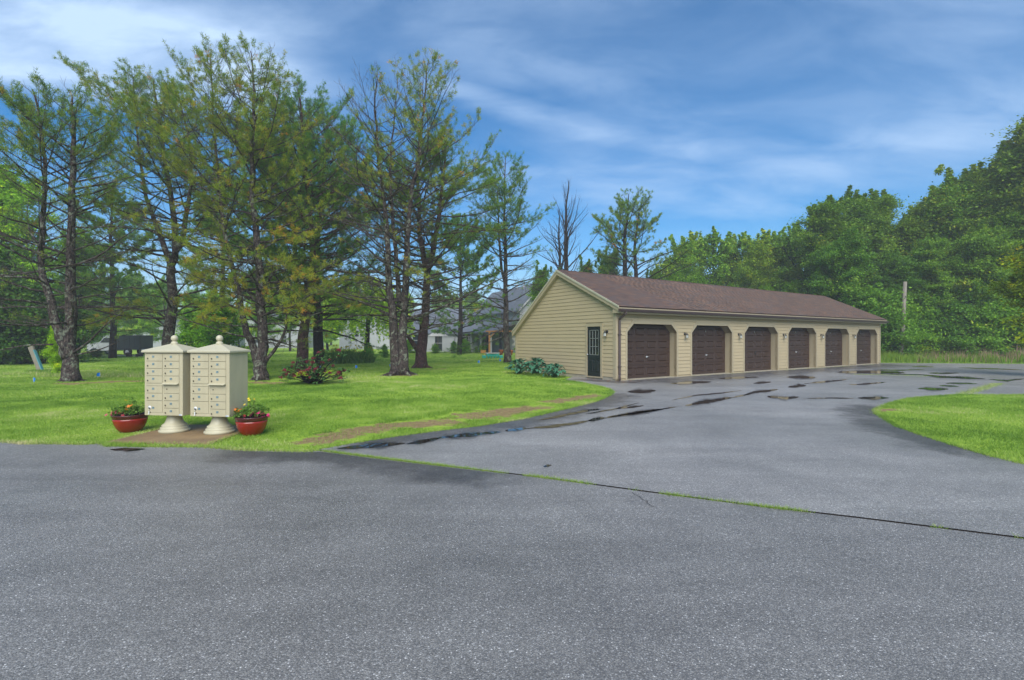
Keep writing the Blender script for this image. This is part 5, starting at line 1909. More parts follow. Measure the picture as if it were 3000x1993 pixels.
# main house: ridge from L(-2.88,70) to R(3.68,55); local x runs from far-left to near-right, local -y faces the lawn
ang = math.atan2(55 - 70, 3.68 + 2.88)
hx, hy = (3.68 - 2.88) / 2, 62.5
main = gable_house('white_house', 'big white house with a steep grey roof, left of the garage gable', 'house', (hx, hy, 0), ang, 16.4 - 0.7, 6.0, 4.95, 8.0,
                   [('f', -5.5, 4.1, .7, 1.1), ('f', -3.9, 4.1, .7, 1.1), ('f', 3.0, 4.1, .7, 1.1), ('r', 0, 4.2, .9, 1.3), ('f', -6, 1.5, .9, 1.3), ('f', -1.5, 1.5, .9, 1.3), ('f', 2.5, 1.4, .8, 1.9)])
for vx, vy in ((-0.6, -1.3), (3.9, -0.6), (1.5, -0.4)):
    zz = 8.17 - abs(vy) * (8.0 - 4.95) / 3.0
    MB().tube([(vx, vy, zz - .2), (vx, vy, zz + .75)], 0.07, 8).obj('vent_pipe', WHITEWALL, main)
lt = MB()
lt.prism([(-3.0, 3.45), (-3.0, 3.30), (-6.3, 2.25), (-6.3, 2.40)], 'x', -7.0, 7.2)
lt.obj('porch_roof', GREYROOF, main)
for x in (-6.6, -3.2, 0.2, 3.6, 6.8):
    MB().box(x - .09, x + .09, -6.05, -5.87, 0, 2.3).obj('porch_post', WHITEWALL, main)
gable_house('white_cottage', 'low white wing with a long grey roof behind the forked red pine', 'house', (-8.6, 66, 0), math.radians(-2), 10.0, 7.4, 2.35, 3.95,
            [('f', -3.4, 1.45, 1.0, 1.3), ('f', -.6, 1.1, .9, 2.0), ('f', 2.4, 1.55, .7, 1.1), ('f', 3.3, 1.55, .7, 1.1)], doors=())
gable_house('white_shed', 'white gabled building between the cottage roof and the misty trees', 'house', (-12.5, 84, 0), 0.05, 9.5, 6, 5.0, 6.6, [('f', -2, 3.6, .8, 1.2), ('f', 1.5, 3.6, .8, 1.2)])
gable_house('white_barn', 'tall white barn half hidden by the weeping willow', 'barn', (-24.0, 84, 0), 0.06, 8.8, 7.5, 6.4, 9.2, [('f', -1.6, 2.5, .6, 1.0), ('f', -.8, 2.5, .6, 1.0), ('f', 1.8, 5.0, .9, 1.3)])
gable_house('white_house', 'hazy white house left of the reddish pine trunk', 'house', (-41.5, 90, 0), -0.1, 10.5, 8, 5.6, 8.4, [('f', -3, 4.3, .9, 1.3), ('f', 0, 4.3, .9, 1.3), ('f', 3, 4.3, .9, 1.3), ('f', -3, 1.6, .9, 1.3), ('f', 2, 1.6, .9, 1.3)])
gable_house('white_house', 'hazy long white house far behind the parked truck', 'house', (-66, 96, 0), 0.12, 24, 8, 4.4, 7.2, [('f', -8, 2.6, 1, 1.4), ('f', -4, 2.6, 1, 1.4), ('f', 0, 2.6, 1, 1.4), ('f', 4, 2.6, 1, 1.4), ('f', 8, 2.6, 1, 1.4)])

# far road strip behind the left lawn
fr_ = MB().quad((-90, 47.0, .03), (-33.5, 46.2, .03), (-31.5, 49.4, .03), (-90, 51.5, .03))
tag(fr_.obj('far_road', STONE), kind='structure')
pt = MB().quad((-20, 55.3, .15), (-4.5, 54.6, .15), (-4.0, 56.0, .15), (-20, 57.0, .15))
tag(pt.obj('gravel_path', STONE), kind='structure')

# truck
tk = empty('box_truck', (-39.6, 49.6, 0), math.radians(3), 'pale pickup truck with a tall dark box body, parked behind the left pine', 'truck')
MB().prism([(-2.6, .45), (-2.6, 1.0), (-2.45, 1.18), (-1.45, 1.28), (-0.95, 1.82), (-0.10, 1.86), (-0.05, .45)], 'y', -.9, .9).obj('cab', TRUCKWHITE, tk, bevel=.05)
MB().prism([(-1.32, 1.27), (-0.92, 1.74), (-0.28, 1.76), (-0.22, 1.27)], 'y', -.915, .915).obj('window', WINDARK, tk)
MB().box(-.05, 2.55, -.95, .95, .55, 2.0).obj('box_body', TRUCKDARK, tk, bevel=.03)
bt = MB()
for k in range(6):
    bt.box(-.04 + k * .5, .02 + k * .5, -.975, -.951, .6, 1.98)
bt.box(-.05, 2.55, -.985, -.976, 1.15, 1.22).box(-.05, 2.55, -.985, -.976, 1.93, 2.0)
o_ = bt.obj('side_rail', BLACK, tk)
o_['kind'] = 'stuff'
MB().box(2.56, 3.1, -.85, .85, .5, .62).obj('tailgate', TRUCKWHITE, tk)
for x in (-1.85, 1.35):
    for y in (-.93, .93):
        wh = MB().tube([(x, y - .11, .36), (x, y + .11, .36)], .36, 18, smooth=False).obj('wheel', RUBBER, tk)
        MB().tube([(x, y - .125, .36), (x, y + .125, .36)], .17, 12, smooth=False).obj('rim', TRUCKWHITE, wh)
MB().box(-2.63, -2.58, -.8, -.5, .8, .98).obj('headlight', PAPER, tk)
MB().box(-2.63, -2.58, .5, .8, .8, .98).obj('headlight', PAPER, tk)

# stumps beside the far road
for px, r_, hh, lb in ((378, .22, .42, 'cut stump, left of two beside the far road'), (408, .28, .30, 'lower leaning stump right of the other by the far road')):
    x, y, _z = at(px, 44)
    st_ = empty('tree_stump', (x, y, 0), 0, lb, 'stump')
    MB().lathe([(r_ * 1.25, -.1), (r_ * 1.05, .06), (r_, hh * .6), (r_ * .97, hh)], 14).obj('bark', BARKDARK, st_)
    MB().lathe([(r_ * .95, hh), (r_ * .93, hh + .012)], 14).obj('cut_top', WOODPOLE, st_)

# leaning post at the left
x, y, _z = at(118, 24.5)
po = empty('leaning_post', (x, y, 0), 0, 'leaning old signpost board with a blue edge at the far left', 'post')
MB().hexa([(-.02, -.05, -.2), (.20, -.05, -.2), (.20, .05, -.2), (-.02, .05, -.2), (-.58, -.05, 1.22), (-.36, -.05, 1.31), (-.36, .05, 1.31), (-.58, .05, 1.22)]).obj('board', WOODPOLE, po)
MB().hexa([(.205, -.06, -.2), (.26, -.06, -.2), (.26, .06, -.2), (.205, .06, -.2), (-.315, -.06, 1.1), (-.265, -.06, 1.1), (-.265, .06, 1.1), (-.315, .06, 1.1)]).obj('blue_edge', mat('faded_blue', (.08, .28, .32), .6), po)

# pole in front of the wood
p0, p1 = P(2643, 990, 34.9), P(2652, 826, 34.9)
ple = empty('wooden_pole', (p0[0], p0[1], 0), 0, 'bare weathered wooden pole standing before the wood right of the garage', 'pole')
MB().tube([(-.15, 0, -.3), (0.0, 0, p0[2]), (p1[0] - p0[0], 0, p1[2])], [.15, .14, .11], 12).obj('shaft', WOODPOLE, ple)

# ================================================================ FLOWER POTS
petal = MB()
for k in range(5):
    a = k * 6.283 / 5
    c, s_ = math.cos(a), math.sin(a)
    petal.add([(0, 0, 0), (.6 * c - .35 * s_, .6 * s_ + .35 * c, .18), (1.0 * c, 1.0 * s_, .10), (.6 * c + .35 * s_, .6 * s_ - .35 * c, .18)], [(0, 1, 2, 3)])
PETS = {n_: petal.mesh('flower', m_) for n_, m_ in (('pink', PETALPINK), ('red', PETALRED), ('orange', PETALORANGE), ('yellow', PETALYELLOW))}


def pot(loc, R0, hgt, label, seed, plan, rz=0.0):
    R = np.random.RandomState(seed)
    p_ = empty('flower_pot', loc, rz, label, 'flower pot')
    r = R0
    MB().lathe([(r * .50, 0), (r * .56, .012), (r * .74, hgt * .22), (r * .86, hgt * .45), (r * .925, hgt * .68), (r * .93, hgt * .78)], 36).obj('bowl', POTRED, p_)
    MB().lathe([(r * .932, hgt * .775), (r * .95, hgt * .85), (r * .99, hgt * .93), (r * 1.0, hgt * .985), (r * .985, hgt), (r * .90, hgt * .985), (r * .87, hgt * .9)], 36).obj('rim', POTRIM, p_)
    MB().lathe([(r * .86, hgt * .80), (r * .88, hgt * .91)], 24).obj('soil', SOIL, p_)
    cen, rad, tin = [], [], []
    st_ = MB()
    for k in range(70):
        a = R.rand() * 6.28
        q = r * .9 * math.sqrt(R.rand())
        zz = hgt + .02 + R.rand() * .10
        c = np.array([q * math.cos(a) * 1.05, q * math.sin(a) * 1.05, zz])
        tall = np.exp(-((c[0] - plan['cx']) ** 2 + c[1] ** 2) / (r * .5) ** 2)
        c[2] += tall * R.rand() * plan['tall']
        cen.append(c)
        rad.append(.055)
        tin.append(np.clip(R.normal(.45 + .35 * tall, .15), 0, 1))
        st_.tube([(q * .8 * math.cos(a), q * .8 * math.sin(a), hgt * .88), tuple(c)], [.004, .002], 3)
    v, f, t_ = leaf_arrays(R, np.array(cen), np.array(rad), 26, .017, .8, np.array(tin))
    o_ = link_mesh('foliage', np_mesh('foliage', v, f, POTLEAF, tint=t_), p_)
    o_['kind'] = 'stuff'
    o_ = st_.obj('stems', MATS['twig_grey'], p_)
    o_['kind'] = 'stuff'
    for kind, n_, (x0_, x1_), (z0_, z1_), size in plan['flowers']:
        for k in range(n_):
            x = R.uniform(x0_, x1_) * r
            yy = -math.sqrt(max(0.0, 1.0 - min(1, abs(x / r)) ** 2)) * r * R.uniform(.3, 1.0)
            link_mesh('flower', PETS[kind], p_, (x, yy, hgt + R.uniform(z0_, z1_)), (R.uniform(.3, 1.3), R.uniform(-.4, .4), R.rand() * 6)).scale = (size,) * 3
    return p_


pot((-6.79, 8.72, 0), .275, .315, 'red glazed bowl of flowers at the left of the mailboxes', 61,
    dict(cx=.06, tall=.24, flowers=[('pink', 13, (-1.15, -.3), (-.02, .09), .028), ('red', 7, (-.6, .2), (0, .08), .030), ('orange', 5, (.1, .8), (.10, .20), .030), ('yellow', 2, (.0, .3), (.20, .30), .030), ('pink', 1, (-1.6, -1.4), (-.02, .0), .03)]))
pot((-4.47, 8.42, 0), .265, .325, 'brighter red glazed bowl of flowers at the right of the mailboxes', 62,
    dict(cx=.05, tall=.26, flowers=[('pink', 24, (-.2, 1.15), (-.02, .11), .026), ('red', 4, (-.1, .8), (0, .06), .026), ('orange', 9, (-1.0, -.3), (.06, .22), .026), ('yellow', 4, (-.5, .4), (.22, .32), .024)]))

# ================================================================ SHRUBS AND PERENNIALS
# rhododendron
R = np.random.RandomState(71)
bx = G(900, 1128)
bx = np.array((bx[0], bx[1] + .55, 0))
rh = empty('rhododendron_bush', tuple(bx), 0, 'open rhododendron bush covered in dark red blooms', 'bush')
st_ = MB()
tips, tint_ = [], []
for k in range(64):
    a = R.rand() * 6.28
    q = 1.0 * math.sqrt(R.rand())
    x, y = 1.18 * q * math.cos(a) * 1.0, .7 * q * math.sin(a)
    z = .22 + .75 * R.rand() * (1.0 - .55 * q) + (.55 if R.rand() < .22 and x > -.5 else 0)
    if k < 18:
        z = .18 + .2 * R.rand()
    st_.tube([(x * .15, y * .15, 0), (x * .5, y * .5, z * .6), (x, y, z)], [.022, .014, .007], 5)
    tips.append((x, y, z))
st_.obj('branches', BARKDARK, rh)
vs, ts = [], []
for (x, y, z) in tips:
    young = R.rand() < .16
    for w_ in range(4):
        cx_, cy_, cz_ = x + R.normal(0, .07), y + R.normal(0, .07), z + R.normal(0, .06)
        for k in range(9):
            a = k * .698 + R.uniform(-.2, .2)
            L = R.uniform(.10, .16)
            dz_ = R.uniform(-.08, .05) if not young else .06
            c, s_ = math.cos(a), math.sin(a)
            w2 = L * .17
            p0 = np.array((cx_, cy_, cz_))
            pm = p0 + np.array((c * L * .55, s_ * L * .55, dz_ * .3 + .012))
            p1 = p0 + np.array((c * L, s_ * L, dz_))
            sd = np.array((-s_, c, 0)) * w2
            vs += [p0, pm - sd, p1, pm + sd]
            ts += [1.0 if young else np.clip(R.normal(.42, .18), 0, .9)] * 4
o_ = link_mesh('leaves', np_mesh('leaves', np.array(vs), np.arange(len(vs)).reshape(-1, 4), RHODOLEAF, tint=np.array(ts)), rh)
o_['kind'] = 'stuff'
bl = MB()
for k in range(11):
    a, e_ = k * 2.4, math.acos(1 - (k + .5) / 11 * 1.25)
    d = np.array((math.sin(e_) * math.cos(a), math.sin(e_) * math.sin(a), math.cos(e_)))
    s1_ = unit(np.cross(d, (0.3, .2, .9)))
    s2_ = np.cross(d, s1_)
    c = d * .75
    bl.add([d * .2, c + s1_ * .36, d * 1.08 + s2_ * .1, c - s1_ * .36, c + s2_ * .36, c - s2_ * .36], [(0, 1, 2, 3), (0, 4, 2, 5)])
BLM = bl.mesh('bloom', RHODOFLOWER)
for k, (x, y, z) in enumerate(tips):
    for w_ in range(2 if k % 3 else 1):
        if R.rand() < .78:
            link_mesh('bloom', BLM, rh, (x + R.normal(0, .07), y - abs(R.normal(0, .06)), z + .05 + R.normal(0, .04)), (R.uniform(-.5, .7), R.uniform(-.5, .5), R.rand() * 6)).scale = (R.uniform(.05, .085),) * 3

# irises
R = np.random.RandomState(72)
ix = at(1010, 33.0)
ir = empty('iris_clump', (ix[0], ix[1], 0), 0, 'clump of tall yellow irises on the lawn below the willow', 'plant')
n = 1500
x = R.uniform(-1.9, 1.9, n)
y = R.uniform(-.8, .8, n) * np.sqrt(np.clip(1 - (x / 2.0) ** 2, .05, 1))
hh = R.uniform(.45, 1.10, n) * (.75 + .5 * vnoise(x * 2.2, y * 2.2, 9)) * (1 - .3 * (x / 1.9) ** 2)
lean = R.normal(0, .26, (n, 2))
p0 = np.stack([x, y, np.zeros(n)], 1)
pm = p0 + np.stack([lean[:, 0] * .4, lean[:, 1] * .4, hh * .6], 1)
p1 = p0 + np.stack([lean[:, 0] * 1.1, lean[:, 1] * 1.1, hh], 1)
sd = np.stack([np.full(n, .022), R.normal(0, .008, n), np.zeros(n)], 1)
v = np.stack([p0 - sd * .7, p0 + sd * .7, pm + sd, pm - sd, p1], 1).reshape(-1, 3)
b_ = np.arange(n)[:, None] * 5
f = np.concatenate([b_ + np.array([[0, 1, 2]]), b_ + np.array([[0, 2, 3]]), b_ + np.array([[3, 2, 4]])])
o_ = link_mesh('leaves', np_mesh('leaves', v, f, POTLEAF, tint=np.repeat(np.clip(R.normal(.35, .2, n), 0, .85), 5)), ir)
o_['kind'] = 'stuff'
for k in range(46):
    link_mesh('flower', PETS['yellow'], ir, (R.uniform(-.9, 1.9), R.uniform(-.5, .2), R.uniform(.75, 1.25)), (R.uniform(.6, 1.5), R.uniform(-.5, .5), R.rand() * 6)).scale = (.085,) * 3

# hostas along the gable: every big leaf by itself
hl = MB()
prof_w = [(.0, .02), (.18, .42), (.42, .60), (.70, .46), (.88, .22), (1.0, .0)]
hv, hf = [], []
for i, (u, w2) in enumerate(prof_w):
    zc = .30 * math.sin(u * 2.3) - .12 * u * u
    hv += [(-w2 * .5, u, zc + .10 * w2), (0, u, zc), (w2 * .5, u, zc + .10 * w2)]
for i in range(len(prof_w) - 1):
    for k in range(2):
        hf.append((i * 3 + k, i * 3 + k + 1, i * 3 + 4 + k, i * 3 + 3 + k))
HL = MB().add(hv, hf, smooth=True).mesh('leaf', HOSTALEAF)
R = np.random.RandomState(73)
for (s_, t_, sc, lb) in ((-.95, 5.30, 1.12, 'big blue green hosta at the left end of the gable wall'), (-.95, 3.95, 1.18, 'middle blue green hosta against the gable wall'), (-.85, 2.75, .92, 'smallest hosta, nearest the entry door')):
    wx, wy = gw(s_, t_)
    ho = empty('hosta_plant', (wx, wy, -.02), 0, lb, 'plant')
    stalk = MB()
    for k in range(84):
        a = k * 2.4
        q = (k / 84) ** .6
        L = sc * R.uniform(.19, .29)
        rr = sc * .42 * q
        z = sc * (.56 - .36 * q * q) + R.uniform(-.04, .04)
        stalk.tube([(.05 * math.cos(a), .05 * math.sin(a), 0), (rr * .6 * math.cos(a), rr * .6 * math.sin(a), z * .8), (rr * math.cos(a), rr * math.sin(a), z)], [.010, .008, .006], 4)
        link_mesh('leaf', HL, ho, (rr * math.cos(a), rr * math.sin(a), z), (.25 - .75 * q + R.uniform(-.35, .35), R.uniform(-.4, .4), a - math.pi / 2 + R.uniform(-.5, .5))).scale = (L * R.uniform(.85, 1.1), L, L)
    o_ = stalk.obj('stalks', HOSTALEAF, ho)
    o_['kind'] = 'stuff'

# blue marker flags in the lawn
for px, py, lb in ((98, 1127, 'blue marker flag nearest the left edge of the photo, flopped over'), (293, 1109, 'blue marker flag just right of the twin stemmed pine'), (939, 1085, 'blue marker flag seen through the rhododendron'),
                   (1041, 1083, 'blue marker flag in front of the yellow irises'), (1143, 1079, 'blue marker flag left of the thick double trunk'), (1405, 1066, 'blue marker flag in the open lawn left of the slim pine'),
                   (1463, 1061, 'faint blue marker flag beside the slim pine trunk')):
    g = G(px, py + 4)
    fl = empty('marker_flag', (g[0], g[1], 0), px * .7, lb, 'marker flag', 'blue flags marking a line across the lawn')
    MB().tube([(0, 0, -.05), (0, 0, .30)], .004, 5).obj('wire', STEEL, fl)
    big = 1.25 if px == 98 else 1.0
    MB().hexa([(0, -.002, .14), (.11 * big, -.012, .15), (.11 * big, -.008, .15), (0, .002, .14), (0, -.002, .30), (.10 * big, .014, .27), (.10 * big, .018, .27), (0, .002, .30)]).obj('flag', FLAGBLUE, fl)

# garden things left of the gable
x, y, _z = at(1443, 41)
sb = empty('play_table', (x, y, 0), .1, 'turquoise plastic play table with seats on the lawn', 'play table')
MB().box(-.52, .52, -.35, .35, .16, .42).obj('tub', TEAL, sb, bevel=.04)
MB().lathe([(.60, .42), (.66, .44), (.62, .475)], 20, sy=.7).obj('table_top', CANVAS, sb)
for sx in (-.72, .68):
    MB().box(sx - .16, sx + .16, -.42, .1, .02, .28).obj('seat', TEAL, sb, bevel=.05)
for sx in (-.35, -.1, .15, .4):
    MB().box(sx - .05, sx + .05, -.3, .3, 0, .17).obj('leg', TEAL, sb)
x, y, _z = at(1434, 50)
ab = empty('garden_arbor', (x, y, 0), 0, 'orange cedar arbor with a lattice panel between the slim pine and gable', 'arbor')
for dx in (0, 3.0):
    MB().box(dx - .09, dx + .09, -.09, .09, 0, 2.355).obj('post', CEDAR, ab)
MB().box(-.4, 3.4, -.08, .08, 2.36, 2.48).obj('beam', CEDAR, ab)
for dx, sg in ((0, 1), (3.0, -1)):
    MB().tube([(dx + .06 * sg, 0, 1.75), (dx + .6 * sg, 0, 2.34)], .06, 4).obj('brace', CEDAR, ab)
la = MB()
for k in range(12):
    la.hexa([(2.3 + k * .11, -.02, .95), (2.34 + k * .11, -.02, .95), (2.34 + k * .11, .0, .95), (2.3 + k * .11, .0, .95), (2.9 + k * .11, -.02, 1.75), (2.94 + k * .11, -.02, 1.75), (2.94 + k * .11, .0, 1.75), (2.9 + k * .11, .0, 1.75)])
    la.hexa([(2.9 + k * .11, -.045, .95), (2.94 + k * .11, -.045, .95), (2.94 + k * .11, -.025, .95), (2.9 + k * .11, -.025, .95), (2.3 + k * .11, -.045, 1.75), (2.34 + k * .11, -.045, 1.75), (2.34 + k * .11, -.025, 1.75), (2.3 + k * .11, -.025, 1.75)])
o_ = la.obj('lattice', CANVAS, ab)
o_['kind'] = 'stuff'
x, y, _z = at(1353, 57)
sw = empty('swing_frame', (x, y, 0), .2, 'grey garden swing frame in front of the white cottage', 'swing')
for sx in (-1.0, 1.0):
    MB().tube([(sx, -.7, 0), (sx * .8, 0, 1.9)], .05, 6).obj('leg', STONE, sw)
    MB().tube([(sx, .7, 0), (sx * .8, 0, 1.9)], .05, 6).obj('leg', STONE, sw)
MB().tube([(-.95, 0, 1.9), (.95, 0, 1.9)], .05, 6).obj('crossbar', STONE, sw)
MB().box(-.6, .6, -.25, .2, .5, .56).box(-.6, .6, .2, .25, .5, 1.0).obj('seat', STONE, sw)
x, y, _z = at(1283, 58)
um = empty('patio_umbrella', (x, y, 0), 0, 'pale patio umbrella open beside the forked red pine', 'umbrella')
MB().lathe([(1.25, 1.95), (.7, 2.30), (.12, 2.52), (.02, 2.56)], 8, smooth=False).obj('canopy', CANVAS, um)
MB().tube([(0, 0, 0), (0, 0, 2.5)], .03, 8).obj('pole', CEDAR, um)
x, y, _z = at(1428, 52)
yb = empty('garden_bench', (at(1416, 48)[0], 48, 0), .1, 'small yellow wooden bench behind the play table', 'bench')
yb.scale = (.5, .6, .6)
MB().box(-.5, .5, -.2, .2, .40, .46).obj('seat', YELLOWP, yb)
MB().box(-.5, .5, .2, .25, .46, .9).obj('backrest', YELLOWP, yb)
for sx in (-.45, .45):
    MB().box(sx - .03, sx + .03, -.18, .18, 0, .40).obj('leg', YELLOWP, yb)
for px, Y, lb in ((1496, 41, 'rusty orange planter pot half hidden right of the slim pine'), (1468, 42, 'rusty orange planter left of the slim pine trunk')):
    x, y, _z = at(px, Y)
    pp = empty('planter', (x, y, 0), 0, lb, 'planter')
    MB().lathe([(.13, .28), (.22, .66), (.24, .70)], 12).obj('pot', RUST, pp)
    MB().lathe([(.05, 0), (.05, .30)], 8).obj('stand', RUST, pp)
for i, px in enumerate((1222, 1275, 1330, 1365, 1395, 1412, 1520, 1200)):
    BUSH[i % 2].place('garden_plant', nth((1222, 1275, 1330, 1365, 1395, 1412, 1520, 1200), px) + ' from the left of the leafy plants before the white cottage', at(px, 54 + (i % 3)), .7 + .25 * (i % 4), (1.2, 1.4, .8), 'plants in the cottage garden bed', cat='plant')

# ================================================================ GRASS
rg = np.random.RandomState(5)


def blades(x, y, h, w, tint, name, material, z=None, lean=.35, kind='stuff'):
    n = len(x)
    z = np.zeros(n) if z is None else z
    p0 = np.stack([x, y, z - .01], 1)
    a = rg.rand(n) * 6.283
    sd = np.stack([np.cos(a), np.sin(a), np.zeros(n)], 1) * (w * .5)[:, None]
    ln = rg.normal(0, lean, (n, 2)) * h[:, None]
    p1 = p0 + np.stack([ln[:, 0], ln[:, 1], h * rg.uniform(.75, 1.0, n)], 1)
    v = np.stack([p0 - sd, p0 + sd, p1], 1).reshape(-1, 3)
    f = np.arange(3 * n).reshape(-1, 3)
    o_ = link_mesh(name, np_mesh(name, v, f, material, tint=np.repeat(np.clip(tint, 0, 1), 3)))
    return tag(o_, kind=kind)


def scatter(n, xr, yr):
    return rg.uniform(*xr, n), rg.uniform(*yr, n)


def lawn_pts(n, xr, yr, keep_dirt=.10):
    x, y = scatter(n, xr, yr)
    vis = (np.abs(x) < y * 1.12 + .5) & (y > 1)
    x, y = x[vis], y[vis]
    bad = in_poly(x, y, road_poly) | in_poly(x, y, lot_poly) | in_poly(x, y, garage_poly) | in_poly(x, y, pad_poly)
    x, y = x[~bad], y[~bad]
    d = np.zeros(len(x))
    for ln, wd in dirt_lines:
        d = np.maximum(d, 1.0 - dist_poly(x, y, ln) / (wd * 1.6))
    d = d + (vnoise(x * 4, y * 4, 8) - .5) * .7
    k = (d < .36) | (rg.rand(len(x)) < keep_dirt * .6)
    x, y = x[k], y[k]
    ed = np.minimum(np.minimum(dist_poly(x, y, road_poly, True), dist_poly(x, y, lot_poly, True)), dist_poly(x, y, pad_poly, True))
    return x, y, ed


def gz(x, y, ed):
    return ground_z(x, y) * np.clip((ed - .3) / 2.0, 0, 1) * np.clip((150 - np.hypot(x, y)) / 60, 0, 1)


def tintf(x, y):
    return .22 + .52 * vnoise(x * .5 + 3, y * .8, 21) + .38 * (vnoise(x * 3, y * 3, 22) - .5) + .30 * (vnoise(x * .16, y * .3, 23) - .5) + rg.normal(0, .13, len(x))


GX, GY, GH, GWd, GTn, GZ = [], [], [], [], [], []
for n, xr, yr, h, w in ((360000, (-14.5, 3), (6.8, 13), .050, .010), (230000, (-22, 5), (13, 20), .055, .016), (130000, (-32, 3), (20, 34), .065, .028), (70000, (-48, 2), (34, 52), .08, .05),
                        (240000, (5.5, 17), (4.5, 15), .060, .010), (26000, (23, 52), (31, 37), .10, .03)):
    x, y, ed = lawn_pts(n, xr, yr)
    GX.append(x); GY.append(y); GZ.append(gz(x, y, ed))
    hm = .45 + .9 * vnoise(x * 1.3, y * 1.3, 31) + .9 * np.clip(vnoise(x * 2.6, y * 2.6, 32) - .66, 0, 1) * 1.2
    GH.append(h * rg.uniform(.6, 1.35, len(x)) * hm)
    GWd.append(np.full(len(x), w))
    GTn.append(tintf(x, y))
cat_ = np.concatenate
blades(cat_(GX), cat_(GY), cat_(GH), cat_(GWd), cat_(GTn), 'grass', GRASS, cat_(GZ), lean=.55)
# ragged longer fringe where the lawn meets pavement
fx, fy = [], []
for ln, n in ((road_edge, 5200), (lot_left, 7000), (island, 8000), (pad_poly + pad_poly[:1], 2600)):
    L_ = np.array(ln)
    sg_ = np.hypot(*(L_[1:] - L_[:-1]).T)
    cu = np.concatenate([[0], np.cumsum(sg_)])
    s_ = rg.uniform(0, cu[-1], n)
    fx.append(np.interp(s_, cu, L_[:, 0]) + rg.normal(0, .030, n))
    fy.append(np.interp(s_, cu, L_[:, 1]) + rg.normal(0, .030, n))
fx, fy = cat_(fx), cat_(fy)
blades(fx, fy, rg.uniform(.03, .08, len(fx)), np.full(len(fx), .011), tintf(fx, fy) + .12, 'edge_grass', GRASS, lean=.6)
# weeds growing in the pavement joint
L_ = np.array(crack)
cu = np.concatenate([[0], np.cumsum(np.hypot(*(L_[1:] - L_[:-1]).T))])
s_ = rg.uniform(0, cu[-1], 26000)
m_ = vnoise(s_ * 1.1, s_ * 0 + .5, 41) + .55 * vnoise(s_ * 5, s_ * 0 + .5, 42) - .30 * np.clip((s_ - 5.8) / .6, 0, 1)
s_ = s_[(m_ > .42) & (rg.rand(len(s_)) < np.clip((m_ - .39) * 3, 0, 1))]
jx, jy = np.interp(s_, cu, L_[:, 0]), np.interp(s_, cu, L_[:, 1])
blades(jx + rg.normal(0, .02, len(jx)), jy + .02 + rg.normal(0, .015, len(jx)), rg.uniform(.015, .055, len(jx)), np.full(len(jx), .008), .55 + rg.normal(0, .2, len(jx)), 'joint_weeds', GRASS, lean=.75)
# grassy joints in the far lot
jl = [g2((2822, 1156), (2850, 1148), (2885, 1137), (2925, 1125)), g2((2480, 1098), (2560, 1099), (2640, 1101), (2710, 1104)), g2((2010, 1104), (2200, 1092), (2420, 1078), (2560, 1069)), g2((1860, 1112), (1990, 1105))]
fx, fy = [], []
for ln, n, sgm in ((jl[0], 5000, .10), (jl[1], 1800, .05), (jl[2], 2600, .04), (jl[3], 500, .03)):
    L_ = np.array(ln)
    cu = np.concatenate([[0], np.cumsum(np.hypot(*(L_[1:] - L_[:-1]).T))])
    s_ = rg.uniform(0, cu[-1], n)
    if sgm < .06:
        s_ = s_[vnoise(s_ * .7, s_ * 0 + .5, 43) > .42]
    fx.append(np.interp(s_, cu, L_[:, 0]) + rg.normal(0, sgm, len(s_)))
    fy.append(np.interp(s_, cu, L_[:, 1]) + rg.normal(0, sgm, len(s_)))
fx, fy = cat_(fx), cat_(fy)
blades(fx, fy, rg.uniform(.02, .06, len(fx)), np.full(len(fx), .022), .75 + rg.normal(0, .15, len(fx)), 'joint_moss', GRASS, lean=.8)
# longer pale grass along the back of the left lawn
x, y = scatter(16000, (-26, -12), (20.3, 23.5))
k = (vnoise(x * .6, y * 1.4, 51) > .40 + .5 * np.clip((x + 15) / 3, 0, 1) + .6 * np.abs((y - 21.9) / 1.6) ** 2 * .7)
x, y = x[k], y[k]
blades(x, y, rg.uniform(.10, .24, len(x)), np.full(len(x), .02), .75 + rg.normal(0, .18, len(x)), 'long_grass', GRASS, lean=.5)
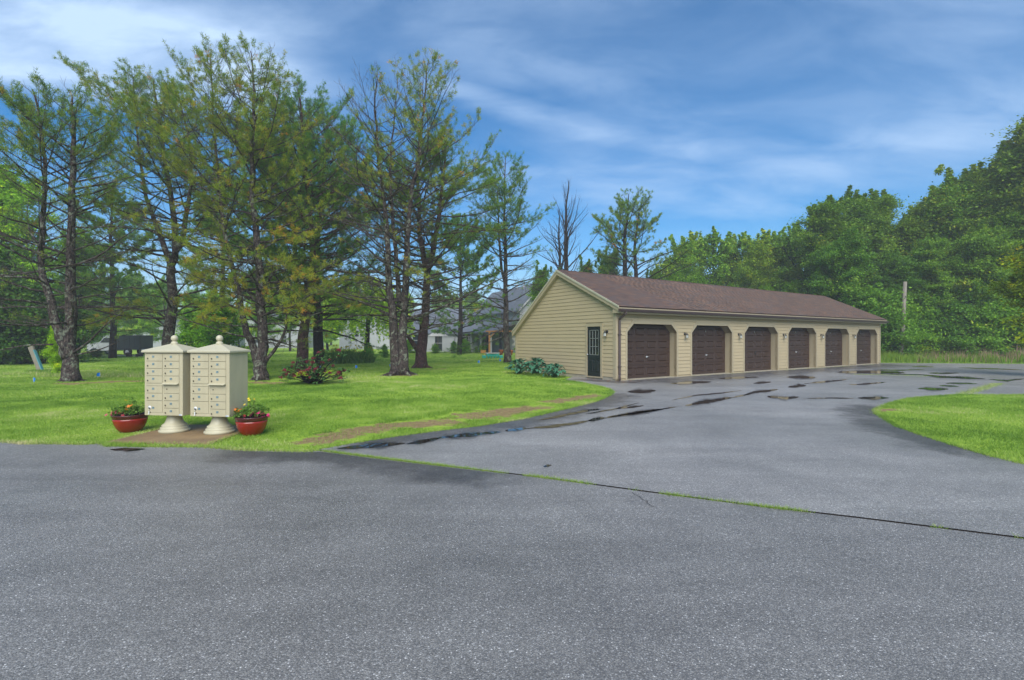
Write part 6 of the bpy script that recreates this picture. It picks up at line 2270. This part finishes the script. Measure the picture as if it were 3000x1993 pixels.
# tall weeds below the wood
n = 26000
x = rg.uniform(24.5, 50, n)
edge_y = np.interp(x, [25, 33.4, 62], [33.4, 32.0, 28.0])
y = edge_y + .7 + rg.rand(n) ** 1.2 * 2.6
pinkish = np.clip((x - 27) / 8, 0, 1) * (rg.rand(n) < .13)
h = (.35 + .55 * vnoise(x * .9, y * .9, 61) + .25 * (y - edge_y - .7) / 2.6) * rg.uniform(.7, 1.2, n) + pinkish * .45
blades(x, y, h, np.full(n, .05), np.where(pinkish > .1, 1.0, .50 + rg.normal(0, .14, n)), 'tall_weeds', WEED, lean=.16)
# clump of longer grass at trunk feet and post
for (px, py, r_, hh_) in ((118, 1092, .45, .22), (172, 1097, .4, .25), (300, 1100, 1.0, .16), (1487, 1068, .5, .2), (1575, 1103, .4, .2)):
    c = G(px, py)
    n = 900
    a = rg.rand(n) * 6.28
    q = r_ * np.sqrt(rg.rand(n))
    blades(c[0] + q * np.cos(a), c[1] + q * np.sin(a), hh_ * rg.uniform(.5, 1.1, n), np.full(n, .016), .25 + rg.normal(0, .12, n), 'grass_clump', GRASS, lean=.4)

# a few fallen leaves on wet pavement by the downspout
R = np.random.RandomState(81)
lf = []
for k in range(60):
    s_, t_ = R.normal(.2, .5), -abs(R.normal(.35, .3))
    if R.rand() < .5:
        s_, t_ = -abs(R.normal(.35, .3)), R.uniform(-.2, 1.9)
    wx, wy = gw(s_, t_)
    a = R.rand() * 6.28
    c, s2_ = math.cos(a) * .035, math.sin(a) * .035
    z = .024 + R.rand() * .006
    lf += [(wx - c, wy - s2_, z), (wx - s2_ * .6, wy + c * .6, z + .006), (wx + c, wy + s2_, z), (wx + s2_ * .6, wy - c * .6, z + .004)]
tag(link_mesh('fallen_leaves', np_mesh('fallen_leaves', np.array(lf), np.arange(len(lf)).reshape(-1, 4), RUST)), kind='stuff')

# ================================================================ HAZE
hz = bpy.data.materials.new('haze_air')
hz.use_nodes = True
t = NT(hz.node_tree)
o = t.n('ShaderNodeOutputMaterial')
pv = t.n('ShaderNodeVolumePrincipled')
pv.inputs['Color'].default_value = (0.92, 0.96, 1.0, 1)
pv.inputs['Density'].default_value = 0.0015
pv.inputs['Anisotropy'].default_value = 0.0
t.l(pv.outputs[0], o.inputs['Volume'])
HB = MB().box(-160, 160, -60, 200, -1.3, 24.0)
hzo = HB.obj('haze', hz)
tag(hzo, kind='stuff')
